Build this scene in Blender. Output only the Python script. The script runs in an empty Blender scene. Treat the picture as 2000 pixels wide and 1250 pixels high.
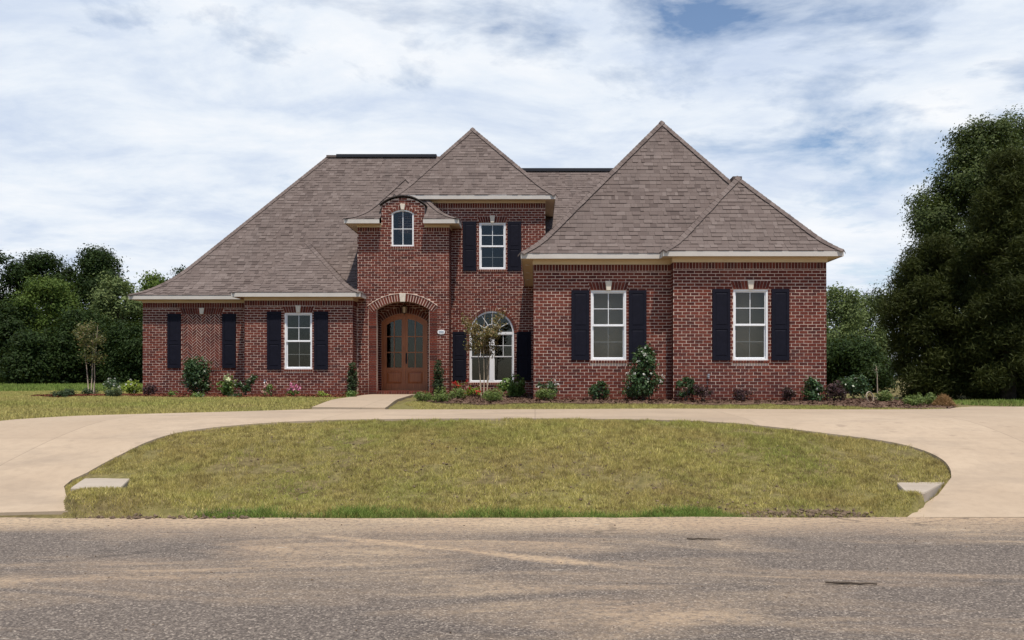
import bpy, bmesh, math, random
import numpy as np
from mathutils import Vector, Matrix
from mathutils.geometry import delaunay_2d_cdt

random.seed(7)
R = math.radians
scene = bpy.context.scene
col = scene.collection

# ------------------------------------------------------------------ camera
F = 1556.0            # focal length in photo pixels (2000 px wide)
CX, HY = 1045.0, 735.0  # vanishing point of the depth direction, horizon
EYE = 1.6
cam_data = bpy.data.cameras.new('camera')
cam = bpy.data.objects.new('camera', cam_data)
col.objects.link(cam)
cam.location = (0, 0, EYE)
cam.rotation_euler = (R(90), 0, 0)
cam_data.sensor_width = 36.0
cam_data.lens = F / 2000.0 * 36.0
cam_data.shift_x = -(CX - 1000.0) / 2000.0
cam_data.shift_y = (HY - 625.0) / 2000.0
cam_data.clip_start = 0.1
cam_data.clip_end = 3000
scene.camera = cam

# ------------------------------------------------------------------ light
SUN_EL, SUN_AZ = R(68), R(16)      # azimuth measured from the camera side towards the right
to_sun = Vector((math.cos(SUN_EL) * math.sin(SUN_AZ), -math.cos(SUN_EL) * math.cos(SUN_AZ), math.sin(SUN_EL)))
sun_data = bpy.data.lights.new('sun', 'SUN')
sun_data.energy = 4.4
sun_data.angle = R(1.5)
sun_data.color = (1.0, 0.93, 0.82)
sun = bpy.data.objects.new('sun', sun_data)
col.objects.link(sun)
sun.rotation_euler = to_sun.to_track_quat('Z', 'Y').to_euler()
sun.location = (0, 0, 60)

scene.view_settings.view_transform = 'Standard'
scene.view_settings.look = 'None'
scene.view_settings.exposure = 0.10
scene.view_settings.gamma = 1.0
scene.view_settings.use_curve_mapping = False

world = bpy.data.worlds.new('World')
scene.world = world
world.use_nodes = True


def build_world():
    nt = world.node_tree
    N, L = nt.nodes, nt.links
    N.clear()
    out = N.new('ShaderNodeOutputWorld')
    bg = N.new('ShaderNodeBackground')
    sky = N.new('ShaderNodeTexSky')
    sky.sky_type = 'NISHITA'
    sky.sun_disc = False
    sky.sun_elevation = SUN_EL
    sky.sun_rotation = math.atan2(to_sun.x, to_sun.y)
    sky.air_density = 1.0
    sky.dust_density = 0.6
    sky.ozone_density = 1.5
    tc = N.new('ShaderNodeTexCoord')
    sep = N.new('ShaderNodeSeparateXYZ')
    L.new(tc.outputs['Generated'], sep.inputs[0])

    def math_(op, a, b=None, clamp=False):
        m = N.new('ShaderNodeMath'); m.operation = op; m.use_clamp = clamp
        for i, q in enumerate((a, b)):
            if q is None: continue
            if isinstance(q, (int, float)): m.inputs[i].default_value = q
            else: L.new(q, m.inputs[i])
        return m.outputs[0]
    zz = math_('ADD', math_('MAXIMUM', sep.outputs[2], 0.0), 0.16)
    cx = math_('DIVIDE', sep.outputs[0], zz)
    cy = math_('DIVIDE', sep.outputs[1], zz)
    comb = N.new('ShaderNodeCombineXYZ')
    L.new(cx, comb.inputs[0]); L.new(cy, comb.inputs[1])

    def noise(scale, loc, detail, rough, sc=(1, 1, 1), dist=0.0):
        mp = N.new('ShaderNodeMapping')
        mp.inputs['Location'].default_value = loc
        mp.inputs['Scale'].default_value = sc
        L.new(comb.outputs[0], mp.inputs[0])
        n = N.new('ShaderNodeTexNoise')
        n.inputs['Scale'].default_value = scale
        n.inputs['Detail'].default_value = detail
        n.inputs['Roughness'].default_value = rough
        n.inputs['Distortion'].default_value = dist
        L.new(mp.outputs[0], n.inputs[0])
        return n.outputs[0]

    def ramp(fac, stops):
        r = N.new('ShaderNodeValToRGB')
        L.new(fac, r.inputs[0])
        e = r.color_ramp.elements
        e[0].position, e[0].color = stops[0]
        e[1].position, e[1].color = stops[-1]
        for p, c in stops[1:-1]:
            k = e.new(p); k.color = c
        return r.outputs[0]
    g = lambda v: (v, v, v, 1)
    big = noise(1.9, (3.1, 7.4, 0), 9, 0.58, (1, 1.1, 1), 0.3)
    # the layer thins out towards the right of the house
    thin = math_('MULTIPLY', math_('MINIMUM', math_('MAXIMUM', cx, -1.1), 1.1), -0.085)
    high = math_('MULTIPLY', math_('SUBTRACT', math_('MINIMUM', cy, 3.0), 2.2), 0.10)
    cover = math_('ADD', math_('ADD', big, thin), high)
    mask = ramp(cover, [(0.27, g(0)), (0.34, g(0.5)), (0.43, g(1))])
    shade_n = noise(1.9, (11.3, 2.7, 0), 10, 0.62, (1, 1.4, 1), 0.3)
    cloud = ramp(shade_n, [(0.28, (0.53, 0.62, 0.79, 1)), (0.40, (0.63, 0.71, 0.84, 1)), (0.52, (0.76, 0.82, 0.90, 1)), (0.68, (0.89, 0.91, 0.94, 1))])
    # gain on the sky to working strength
    skyg = N.new('ShaderNodeVectorMath'); skyg.operation = 'SCALE'
    L.new(sky.outputs[0], skyg.inputs[0]); skyg.inputs['Scale'].default_value = 1.0
    cl = N.new('ShaderNodeVectorMath'); cl.operation = 'SCALE'
    L.new(cloud, cl.inputs[0]); cl.inputs['Scale'].default_value = 1.0 / 0.13
    mix = N.new('ShaderNodeMix'); mix.data_type = 'RGBA'
    L.new(mask, mix.inputs[0])
    L.new(skyg.outputs[0], mix.inputs[6]); L.new(cl.outputs[0], mix.inputs[7])
    L.new(mix.outputs[2], bg.inputs['Color'])
    bg.inputs['Strength'].default_value = 0.13
    L.new(bg.outputs[0], out.inputs[0])


build_world()

# ------------------------------------------------------------------ helpers


class MB:
    """collects polygons; build() links them as one mesh object"""
    def __init__(self):
        self.v = []; self.f = []

    def add(self, verts, faces):
        b = len(self.v)
        self.v.extend(verts)
        self.f.extend([tuple(i + b for i in q) for q in faces])

    HEX = [(0, 1, 2, 3), (7, 6, 5, 4), (0, 4, 5, 1), (1, 5, 6, 2), (2, 6, 7, 3), (3, 7, 4, 0)]

    def hexa(self, p8):
        self.add(p8, MB.HEX)

    def box(self, x0, x1, y0, y1, z0, z1):
        self.hexa([(x0, y0, z0), (x1, y0, z0), (x1, y0, z1), (x0, y0, z1), (x0, y1, z0), (x1, y1, z0), (x1, y1, z1), (x0, y1, z1)])

    def tube(self, pts, radii, seg=7, cap=True):
        rings = []
        n = len(pts)
        P = [Vector(p) for p in pts]
        b = len(self.v)
        up = Vector((0.13, 0.21, 0.97))
        for i in range(n):
            d = (P[min(i + 1, n - 1)] - P[max(i - 1, 0)]).normalized()
            a = d.cross(up)
            if a.length < 1e-3: a = d.cross(Vector((1, 0, 0)))
            a.normalize(); c = d.cross(a)
            for k in range(seg):
                t = 2 * math.pi * k / seg
                self.v.append(tuple(P[i] + (a * math.cos(t) + c * math.sin(t)) * radii[i]))
        for i in range(n - 1):
            for k in range(seg):
                k2 = (k + 1) % seg
                self.f.append((b + i * seg + k, b + i * seg + k2, b + (i + 1) * seg + k2, b + (i + 1) * seg + k))
        if cap:
            self.f.append(tuple(b + k for k in range(seg)))
            self.f.append(tuple(b + (n - 1) * seg + k for k in range(seg)))

    def lathe(self, prof, c, seg=16, axis='z'):
        b = len(self.v)
        for r, h in prof:
            for k in range(seg):
                t = 2 * math.pi * k / seg
                if axis == 'z': self.v.append((c[0] + r * math.cos(t), c[1] + r * math.sin(t), c[2] + h))
                else: self.v.append((c[0] + r * math.cos(t), c[1] + h, c[2] + r * math.sin(t)))
        for i in range(len(prof) - 1):
            for k in range(seg):
                k2 = (k + 1) % seg
                self.f.append((b + i * seg + k, b + i * seg + k2, b + (i + 1) * seg + k2, b + (i + 1) * seg + k))
        self.f.append(tuple(b + k for k in range(seg)))
        self.f.append(tuple(b + (len(prof) - 1) * seg + k for k in range(seg)))

    def mesh(self, name, smooth=False):
        m = bpy.data.meshes.new(name)
        m.from_pydata(self.v, [], self.f)
        if smooth:
            m.polygons.foreach_set('use_smooth', [True] * len(m.polygons))
        return m

    def build(self, name, mat, parent=None, smooth=False):
        return link(name, self.mesh(name, smooth), mat, parent)


def link(name, mesh, mat, parent=None):
    o = bpy.data.objects.new(name, mesh)
    if mat is not None and len(mesh.materials) == 0: mesh.materials.append(mat)
    col.objects.link(o)
    if parent is not None: o.parent = parent
    return o


def tag(o, label=None, cat=None, group=None, kind=None):
    if label: o['label'] = label
    if cat: o['category'] = cat
    if group: o['group'] = group
    if kind: o['kind'] = kind
    return o


def empty(name, loc=(0, 0, 0)):
    o = bpy.data.objects.new(name, None)
    o.empty_display_size = 0.3
    o.location = loc
    col.objects.link(o)
    return o


def np_mesh(name, verts, k, mat, parent=None, loc=None):
    """verts: (N,k,3) array of N separate k-gons -> one object"""
    n = verts.shape[0]
    m = bpy.data.meshes.new(name)
    m.vertices.add(n * k); m.loops.add(n * k); m.polygons.add(n)
    v = verts.reshape(-1, 3)
    if loc is not None: v = v - np.array(loc)
    m.vertices.foreach_set('co', v.astype(np.float32).ravel())
    m.loops.foreach_set('vertex_index', np.arange(n * k, dtype=np.int32))
    m.polygons.foreach_set('loop_start', np.arange(0, n * k, k, dtype=np.int32))
    m.update(calc_edges=True)
    return link(name, m, mat, parent)


def inpoly(x, y, poly):
    x = np.asarray(x, float); y = np.asarray(y, float)
    r = np.zeros(x.shape, bool)
    n = len(poly)
    for i in range(n):
        x1, y1 = poly[i][0], poly[i][1]
        x2, y2 = poly[(i + 1) % n][0], poly[(i + 1) % n][1]
        if y1 == y2: continue
        c = ((y1 > y) != (y2 > y)) & (x < (x2 - x1) * (y - y1) / (y2 - y1) + x1)
        r ^= c
    return r


_tab = np.random.RandomState(3).rand(256, 256)


def vnoise(x, y):
    x = np.asarray(x, float); y = np.asarray(y, float)
    xi = np.floor(x).astype(int); yi = np.floor(y).astype(int)
    fx = x - xi; fy = y - yi
    fx = fx * fx * (3 - 2 * fx); fy = fy * fy * (3 - 2 * fy)
    a = _tab[xi % 256, yi % 256]; b = _tab[(xi + 1) % 256, yi % 256]
    c = _tab[xi % 256, (yi + 1) % 256]; d = _tab[(xi + 1) % 256, (yi + 1) % 256]
    return (a * (1 - fx) + b * fx) * (1 - fy) + (c * (1 - fx) + d * fx) * fy - 0.5


# ------------------------------------------------------------------ materials


def nodes(name):
    m = bpy.data.materials.new(name)
    m.use_nodes = True
    nt = m.node_tree
    nt.nodes.clear()
    out = nt.nodes.new('ShaderNodeOutputMaterial')
    return m, nt, nt.nodes, nt.links, out


class G:
    """small node-graph helper"""
    def __init__(self, name):
        self.m, self.nt, self.N, self.L, self.out = nodes(name)

    def put(self, sock, v):
        if v is None: return
        if hasattr(v, 'links'): self.L.new(v, sock)
        else:
            if isinstance(v, tuple) and len(v) == 3 and sock.type == 'RGBA': v = v + (1,)
            sock.default_value = v

    def pos(self):
        return self.N.new('ShaderNodeNewGeometry').outputs['Position']

    def obj(self):
        return self.N.new('ShaderNodeTexCoord').outputs['Object']

    def rnd(self):
        a = self.N.new('ShaderNodeNewGeometry').outputs['Random Per Island']
        b = self.N.new('ShaderNodeObjectInfo').outputs['Random']
        return self.math('FRACT', self.math('ADD', a, b))

    def math(self, op, a, b=None, clamp=False):
        m = self.N.new('ShaderNodeMath'); m.operation = op; m.use_clamp = clamp
        self.put(m.inputs[0], a)
        if b is not None: self.put(m.inputs[1], b)
        return m.outputs[0]

    def mapping(self, vec, scale=(1, 1, 1), loc=(0, 0, 0), rot=(0, 0, 0)):
        m = self.N.new('ShaderNodeMapping')
        self.L.new(vec, m.inputs[0])
        m.inputs['Scale'].default_value = scale
        m.inputs['Location'].default_value = loc
        m.inputs['Rotation'].default_value = rot
        return m.outputs[0]

    def noise(self, vec, scale, detail=4, rough=0.55, dist=0):
        n = self.N.new('ShaderNodeTexNoise')
        self.L.new(vec, n.inputs['Vector'])
        n.inputs['Scale'].default_value = scale
        n.inputs['Detail'].default_value = detail
        n.inputs['Roughness'].default_value = rough
        n.inputs['Distortion'].default_value = dist
        return n.outputs[0]

    def voro(self, vec, scale, feature='F1', out='Distance'):
        n = self.N.new('ShaderNodeTexVoronoi')
        n.feature = feature
        self.L.new(vec, n.inputs['Vector'])
        n.inputs['Scale'].default_value = scale
        return n.outputs[out]

    def ramp(self, fac, stops, const=False):
        r = self.N.new('ShaderNodeValToRGB')
        self.L.new(fac, r.inputs[0])
        cr = r.color_ramp
        if const: cr.interpolation = 'CONSTANT'
        st = [(p, (c, c, c, 1) if isinstance(c, (int, float)) else tuple(c) + (1,)) for p, c in stops]
        cr.elements[0].position, cr.elements[0].color = st[0]
        cr.elements[1].position, cr.elements[1].color = st[-1]
        for p, c in st[1:-1]:
            e = cr.elements.new(p); e.color = c
        return r.outputs[0]

    def mix(self, fac, a, b, mode='MIX'):
        m = self.N.new('ShaderNodeMix'); m.data_type = 'RGBA'; m.blend_type = mode
        self.put(m.inputs[0], fac); self.put(m.inputs[6], a); self.put(m.inputs[7], b)
        return m.outputs[2]

    def bump(self, h, strength=0.3, dist=0.02, normal=None):
        b = self.N.new('ShaderNodeBump')
        b.inputs['Strength'].default_value = strength
        b.inputs['Distance'].default_value = dist
        self.L.new(h, b.inputs['Height'])
        if normal is not None: self.L.new(normal, b.inputs['Normal'])
        return b.outputs[0]

    def principled(self, color, rough=0.7, normal=None, spec=0.4, metallic=0.0):
        p = self.N.new('ShaderNodeBsdfPrincipled')
        self.put(p.inputs['Base Color'], color)
        self.put(p.inputs['Roughness'], rough)
        p.inputs['Specular IOR Level'].default_value = spec
        p.inputs['Metallic'].default_value = metallic
        if normal is not None: self.L.new(normal, p.inputs['Normal'])
        self.L.new(p.outputs[0], self.out.inputs[0])
        return p


def simple(name, c1, c2, scale=6, rough=0.6, bump=0.15, spec=0.35, detail=5, metallic=0):
    g = G(name)
    n = g.noise(g.obj(), scale, detail)
    c = g.mix(g.ramp(n, [(0.3, 0.0), (0.7, 1.0)]), c1, c2)
    nb = g.bump(g.noise(g.obj(), scale * 6, 3), bump, 0.004)
    g.principled(c, rough, nb, spec, metallic)
    return g.m


def mat_brick():
    g = G('red_brick')
    r = g.rnd()
    c = g.ramp(r, [(0.0, (0.046, 0.012, 0.010)), (0.18, (0.082, 0.017, 0.012)), (0.45, (0.120, 0.026, 0.016)), (0.75, (0.160, 0.038, 0.022)), (0.92, (0.090, 0.023, 0.016)), (1.0, (0.032, 0.012, 0.011))])
    p = g.pos()
    n = g.noise(p, 30, 5, 0.65)
    c = g.mix(g.ramp(n, [(0.35, 0.0), (0.75, 0.55)]), c, (0.17, 0.047, 0.035))
    # lime bloom in blotches, patchy over the wall
    nb = g.noise(p, 1.3, 5, 0.6)
    nf = g.noise(p, 55, 4, 0.7)
    bl = g.math('MULTIPLY', g.ramp(nb, [(0.45, 0.0), (0.7, 0.5)]), g.ramp(nf, [(0.48, 0.0), (0.66, 1.0)]))
    c = g.mix(bl, c, (0.28, 0.15, 0.125))
    batch = g.noise(g.mapping(p, (1, 1, 1.8)), 0.9, 4, 0.6)
    c = g.mix(g.ramp(batch, [(0.48, 0.0), (0.68, 0.45)]), c, (0.055, 0.016, 0.016))
    b = g.bump(g.noise(p, 140, 4, 0.7), 0.5, 0.004)
    g.principled(c, 0.9, b, 0.2)
    return g.m


def mat_mortar():
    g = G('mortar')
    p = g.pos()
    n = g.noise(p, 2.0, 6, 0.65)
    n2 = g.noise(p, 60, 4, 0.6)
    c = g.mix(g.ramp(n, [(0.3, 0.0), (0.7, 1.0)]), (0.47, 0.335, 0.275), (0.74, 0.585, 0.485))
    c = g.mix(g.ramp(n2, [(0.45, 0.0), (0.75, 0.4)]), c, (0.42, 0.29, 0.25))
    # red soil splashed up from the beds
    sep = g.N.new('ShaderNodeSeparateXYZ'); g.L.new(p, sep.inputs[0])
    sp = g.math('ADD', sep.outputs[2], g.math('MULTIPLY', g.noise(p, 2.2, 5, 0.6), 0.75))
    c = g.mix(g.ramp(g.math('SUBTRACT', sp, 1.0), [(0.30, 0.75), (0.72, 0.0)]), c, (0.20, 0.09, 0.065))
    g.principled(c, 0.95, g.bump(n2, 0.5, 0.004), 0.15)
    return g.m


def mat_far_brick():
    g = G('brick_side')
    p = g.pos()
    b = g.N.new('ShaderNodeTexBrick')
    mp = g.mapping(p, (1, 1, 1), rot=(R(90), 0, R(90)))
    g.L.new(mp, b.inputs['Vector'])
    b.inputs['Color1'].default_value = (0.17, 0.04, 0.034, 1)
    b.inputs['Color2'].default_value = (0.10, 0.026, 0.025, 1)
    b.inputs['Mortar'].default_value = (0.45, 0.33, 0.29, 1)
    b.inputs['Scale'].default_value = 1.0
    b.inputs['Mortar Size'].default_value = 0.007
    b.inputs['Brick Width'].default_value = 0.205
    b.inputs['Row Height'].default_value = 0.0775
    g.principled(b.outputs[0], 0.9, None, 0.2)
    return g.m


def mat_shingle():
    g = G('roof_shingle')
    r = g.rnd()
    c = g.ramp(r, [(0.0, (0.098, 0.074, 0.066)), (0.16, (0.142, 0.109, 0.097)), (0.5, (0.156, 0.121, 0.108)), (0.85, (0.172, 0.135, 0.121)), (1.0, (0.205, 0.164, 0.148))])
    p = g.pos()
    n = g.noise(p, 90, 4, 0.75)
    c = g.mix(g.ramp(n, [(0.38, 0.0), (0.72, 0.6)]), c, (0.075, 0.06, 0.058))
    n2 = g.noise(g.mapping(p, (1, 1, 1.5)), 0.5, 5, 0.6)
    c = g.mix(g.ramp(n2, [(0.42, 0.0), (0.7, 0.18)]), c, (0.20, 0.165, 0.15))
    # faint streaks running down the slope
    st = g.noise(g.mapping(p, (2.6, 0.5, 0.35)), 1.0, 4, 0.6)
    c = g.mix(g.ramp(st, [(0.52, 0.0), (0.75, 0.30)]), c, (0.085, 0.072, 0.068))
    g.principled(c, 0.95, g.bump(n, 0.6, 0.006), 0.15)
    return g.m


def mat_deck():
    return simple('roof_underlay', (0.05, 0.042, 0.04), (0.07, 0.058, 0.055), 8, 0.95)


def mat_leaf(name, cols, trans=0.3, rough=0.55, patch=0.5, pscale=0.9, spec=0.3):
    g = G(name)
    r = g.rnd()
    k = len(cols) - 1
    c = g.ramp(r, [(i / k, q) for i, q in enumerate(cols)])
    n = g.noise(g.pos(), pscale, 4, 0.6)
    dark = tuple(v * 0.55 for v in cols[0])
    c = g.mix(g.ramp(n, [(0.42, 0.0), (0.68, patch)]), c, dark)
    d = g.N.new('ShaderNodeBsdfPrincipled')
    g.L.new(c, d.inputs['Base Color'])
    d.inputs['Roughness'].default_value = rough
    d.inputs['Specular IOR Level'].default_value = spec
    t = g.N.new('ShaderNodeBsdfTranslucent')
    g.L.new(g.mix(0.35, c, (0.20, 0.26, 0.03)), t.inputs['Color'])
    m = g.N.new('ShaderNodeMixShader')
    m.inputs[0].default_value = trans
    g.L.new(d.outputs[0], m.inputs[1]); g.L.new(t.outputs[0], m.inputs[2])
    g.L.new(m.outputs[0], g.out.inputs[0])
    return g.m


def mat_concrete(name, c1, c2):
    g = G(name)
    p = g.pos()
    n = g.noise(p, 0.55, 6, 0.6)
    n2 = g.noise(p, 7, 6, 0.65)
    n3 = g.noise(p, 120, 3, 0.6)
    c = g.mix(g.ramp(n, [(0.3, 0.0), (0.72, 1.0)]), c1, c2)
    c = g.mix(g.ramp(n2, [(0.45, 0.0), (0.8, 0.45)]), c, tuple(v * 0.72 for v in c1))
    big = g.noise(g.mapping(p, (.5, 1.3, 1)), 0.9, 7, 0.68, 0.5)
    c = g.mix(g.ramp(big, [(0.50, 0.0), (0.70, 0.55)]), c, (0.24, 0.19, 0.145))
    spots = g.noise(p, 3.1, 2, 0.4)
    c = g.mix(g.ramp(spots, [(0.70, 0.0), (0.76, 0.4)]), c, (0.20, 0.15, 0.11))
    c = g.mix(g.ramp(n3, [(0.45, 0.0), (0.75, 0.25)]), c, (0.25, 0.2, 0.16))
    # slabs of slightly different pours with tooled joints between them
    sep = g.N.new('ShaderNodeSeparateXYZ'); g.L.new(p, sep.inputs[0])
    ux = g.math('DIVIDE', sep.outputs[0], 3.7); uy = g.math('DIVIDE', g.math('ADD', sep.outputs[1], 1.3), 3.4)
    cell = g.N.new('ShaderNodeCombineXYZ')
    g.L.new(g.math('FLOOR', ux), cell.inputs[0]); g.L.new(g.math('FLOOR', uy), cell.inputs[1])
    wn = g.N.new('ShaderNodeTexWhiteNoise'); g.L.new(cell.outputs[0], wn.inputs['Vector'])
    c = g.mix(g.math('MULTIPLY', wn.outputs['Value'], 0.30), c, tuple(v * .80 for v in c1))
    fx = g.math('ABSOLUTE', g.math('SUBTRACT', g.math('FRACT', ux), 0.5)); fy = g.math('ABSOLUTE', g.math('SUBTRACT', g.math('FRACT', uy), 0.5))
    jn = g.ramp(g.math('MAXIMUM', fx, fy), [(0.4965, 0.0), (0.4985, 0.5)])
    c = g.mix(jn, c, (0.13, 0.10, 0.075))
    g.principled(c, 0.85, g.bump(n3, 0.25, 0.004), 0.3)
    return g.m


def mat_asphalt():
    g = G('worn_asphalt')
    p = g.pos()
    n = g.noise(p, 0.45, 5, 0.6)
    base = g.mix(g.ramp(n, [(0.3, 0.0), (0.7, 1.0)]), (0.122, 0.099, 0.083), (0.200, 0.160, 0.128))
    # aggregate
    vc = g.voro(p, 78, 'F1', 'Color')
    sepc = g.N.new('ShaderNodeSeparateColor'); g.L.new(vc, sepc.inputs[0])
    agg = g.ramp(sepc.outputs[0], [(0.0, (0.035, 0.03, 0.029)), (0.35, (0.10, 0.083, 0.074)), (0.70, (0.18, 0.150, 0.128)), (0.9, (0.29, 0.245, 0.205)), (1.0, (0.50, 0.42, 0.35))])
    c = g.mix(0.62, base, agg)
    fine = g.noise(p, 34, 5, 0.75)
    c = g.mix(g.ramp(fine, [(0.52, 0.0), (0.70, 0.7)]), c, (0.05, 0.043, 0.042))
    # sand washed along the road
    st = g.noise(g.mapping(p, (0.22, 0.95, 1), rot=(0, 0, R(-5))), 1.15, 8, 0.66, 0.9)
    sand_m = g.ramp(st, [(0.45, 0.0), (0.55, 0.28), (0.64, 0.74)])
    sep = g.N.new('ShaderNodeSeparateXYZ'); g.L.new(p, sep.inputs[0])
    wob = g.noise(g.mapping(p, (0.28, 1, 1)), 0.9, 4, 0.6)
    yv = g.math('ADD', sep.outputs[1], g.math('MULTIPLY', wob, 1.6))
    edge = g.ramp(g.math('DIVIDE', g.math('SUBTRACT', yv, 8.2), 2.4, True), [(0.18, 0.0), (0.38, 0.55), (0.58, 0.95)])
    fine2 = g.noise(p, 16, 5, 0.7)
    brk = g.ramp(fine2, [(0.34, 0.25), (0.55, 1.0)])
    ln = g.math('ABSOLUTE', g.math('SUBTRACT', g.math('ADD', sep.outputs[1], g.math('MULTIPLY', sep.outputs[0], 0.447)), 7.025))
    ln = g.math('ADD', ln, g.math('MULTIPLY', g.math('SUBTRACT', g.noise(p, 1.7, 6, 0.7), 0.5), 0.45))
    sx = g.math('ABSOLUTE', g.math('ADD', sep.outputs[0], 0.8))
    wash = g.math('MULTIPLY', g.ramp(ln, [(0.03, 0.95), (0.17, 0.0)]), g.ramp(g.math('DIVIDE', sx, 4.0), [(0.30, 1.0), (0.52, 0.0)]))
    sm = g.math('MULTIPLY', g.math('MAXIMUM', g.math('MAXIMUM', sand_m, wash), edge), brk)
    sand = g.mix(g.ramp(g.noise(p, 0.5, 4), [(0.35, 0.0), (0.65, 1.0)]), (0.50, 0.375, 0.25), (0.40, 0.285, 0.19))
    c = g.mix(sm, c, sand)
    # cracks
    crk = g.voro(g.mapping(g.mix(0.18, p, g.N[-1].outputs[0] if False else p), (0.55, 0.9, 1)), 0.9, 'DISTANCE_TO_EDGE')
    wv = g.noise(p, 3.0, 5, 0.7)
    crk2 = g.math('ADD', crk, g.math('MULTIPLY', g.math('SUBTRACT', wv, 0.5), 0.16))
    cm = g.math('MULTIPLY', g.ramp(crk2, [(0.0, 1.0), (0.010, 0.0)]), g.ramp(g.noise(p, 0.35, 2), [(0.5, 0.0), (0.62, 0.4)]))
    c = g.mix(cm, c, (0.03, 0.026, 0.025))
    # pale scuffs
    sc = g.noise(g.mapping(p, (1.6, 9, 1)), 2.2, 3, 0.5)
    c = g.mix(g.ramp(sc, [(0.725, 0.0), (0.75, 0.75)]), c, (0.48, 0.43, 0.37))
    h = g.math('ADD', g.math('MULTIPLY', g.voro(p, 62), -1.0), g.math('MULTIPLY', fine, 1.4))
    g.principled(c, 0.9, g.bump(h, 0.8, 0.012), 0.25)
    return g.m


def mat_soil():
    g = G('lawn_soil')
    p = g.pos()
    n = g.noise(p, 0.8, 6, 0.65)
    n2 = g.noise(p, 9, 6, 0.7)
    c = g.ramp(n2, [(0.3, (0.055, 0.042, 0.022)), (0.5, (0.13, 0.102, 0.048)), (0.7, (0.23, 0.18, 0.085))])
    c = g.mix(g.ramp(n, [(0.40, 0.0), (0.66, 0.6)]), c, (0.19, 0.18, 0.055))
    g.principled(c, 0.95, g.bump(n2, 0.6, 0.02), 0.1)
    return g.m


def mat_grass(name, cols, patch_brown, patch_green, bscale=0.55):
    g = G(name)
    r = g.rnd()
    k = len(cols) - 1
    c = g.ramp(r, [(i / k, q) for i, q in enumerate(cols)])
    p = g.pos()
    n = g.noise(p, bscale, 5, 0.65)
    c = g.mix(g.ramp(n, [(0.46, 0.0), (0.66, 0.75)]), c, patch_brown)
    n2 = g.noise(g.mapping(p, (1, 1, 1), (9, 4, 0)), bscale * 0.8, 5, 0.6)
    c = g.mix(g.ramp(n2, [(0.50, 0.0), (0.68, 0.65)]), c, patch_green)
    n3 = g.noise(p, 6.5, 5, 0.7)
    c = g.mix(g.ramp(n3, [(0.47, 0.0), (0.64, 0.78)]), c, tuple(v * .40 for v in patch_brown))
    d = g.N.new('ShaderNodeBsdfDiffuse'); g.L.new(c, d.inputs[0])
    t = g.N.new('ShaderNodeBsdfTranslucent'); g.L.new(c, t.inputs[0])
    m = g.N.new('ShaderNodeMixShader'); m.inputs[0].default_value = 0.3
    g.L.new(d.outputs[0], m.inputs[1]); g.L.new(t.outputs[0], m.inputs[2])
    g.L.new(m.outputs[0], g.out.inputs[0])
    return g.m


def mat_mulch(name, c1, c2, c3):
    g = G(name)
    r = g.rnd()
    c = g.ramp(r, [(0.0, c1), (0.5, c2), (1.0, c3)])
    n = g.noise(g.pos(), 45, 5, 0.7)
    c = g.mix(g.ramp(n, [(0.4, 0.0), (0.7, 0.6)]), c, tuple(v * 0.4 for v in c1))
    g.principled(c, 0.95, g.bump(n, 0.7, 0.02), 0.1)
    return g.m


def mat_glass():
    g = G('window_glass')
    tr = g.N.new('ShaderNodeBsdfTransparent'); tr.inputs[0].default_value = (0.80, 0.79, 0.77, 1)
    gl = g.N.new('ShaderNodeBsdfGlossy'); gl.inputs['Roughness'].default_value = 0.02
    gl.inputs[0].default_value = (0.9, 0.93, 1, 1)
    n = g.noise(g.obj(), 1.6, 2, 0.4)
    g.L.new(g.bump(n, 0.015, 0.02), gl.inputs['Normal'])
    fr = g.N.new('ShaderNodeFresnel'); fr.inputs[0].default_value = 1.5
    f = g.math('MULTIPLY', fr.outputs[0], 0.7, True)
    m = g.N.new('ShaderNodeMixShader')
    g.L.new(f, m.inputs[0]); g.L.new(tr.outputs[0], m.inputs[1]); g.L.new(gl.outputs[0], m.inputs[2])
    g.L.new(m.outputs[0], g.out.inputs[0])
    return g.m


def mat_wood(name, c1, c2):
    g = G(name)
    p = g.obj()
    w = g.noise(g.mapping(p, (22, 22, 1.6)), 1.6, 6, 0.6, 0.6)
    c = g.mix(g.ramp(w, [(0.3, 0.0), (0.7, 1.0)]), c1, c2)
    n = g.noise(p, 1.2, 3)
    c = g.mix(g.ramp(n, [(0.4, 0.0), (0.7, 0.4)]), c, tuple(v * 0.5 for v in c1))
    g.principled(c, 0.42, g.bump(w, 0.2, 0.004), 0.45)
    return g.m


M = {}
M['brick'] = mat_brick()
M['mortar'] = mat_mortar()
M['brick_side'] = mat_far_brick()
M['shingle'] = mat_shingle()
M['deck'] = mat_deck()
M['fascia'] = simple('trim_paint', (0.50, 0.46, 0.42), (0.56, 0.52, 0.475), 3, 0.6, 0.05)
M['frieze'] = simple('frieze_paint', (0.55, 0.43, 0.27), (0.60, 0.475, 0.31), 3, 0.6, 0.05)
M['white'] = simple('white_vinyl', (0.74, 0.74, 0.76), (0.80, 0.80, 0.81), 4, 0.4, 0.03, 0.45)
M['muntin'] = simple('grille_bar', (0.70, 0.71, 0.72), (0.76, 0.77, 0.78), 4, 0.4, 0.03)
M['shutter'] = simple('shutter_paint', (0.0055, 0.0055, 0.0120), (0.008, 0.008, 0.0165), 9, 0.7, 0.12, 0.15)
M['keystone'] = simple('cast_stone', (0.56, 0.49, 0.40), (0.70, 0.63, 0.53), 14, 0.85, 0.3)
M['glass'] = mat_glass()
M['room'] = simple('room_paint', (0.050, 0.049, 0.052), (0.065, 0.063, 0.066), 2, 0.9, 0.02)
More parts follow.
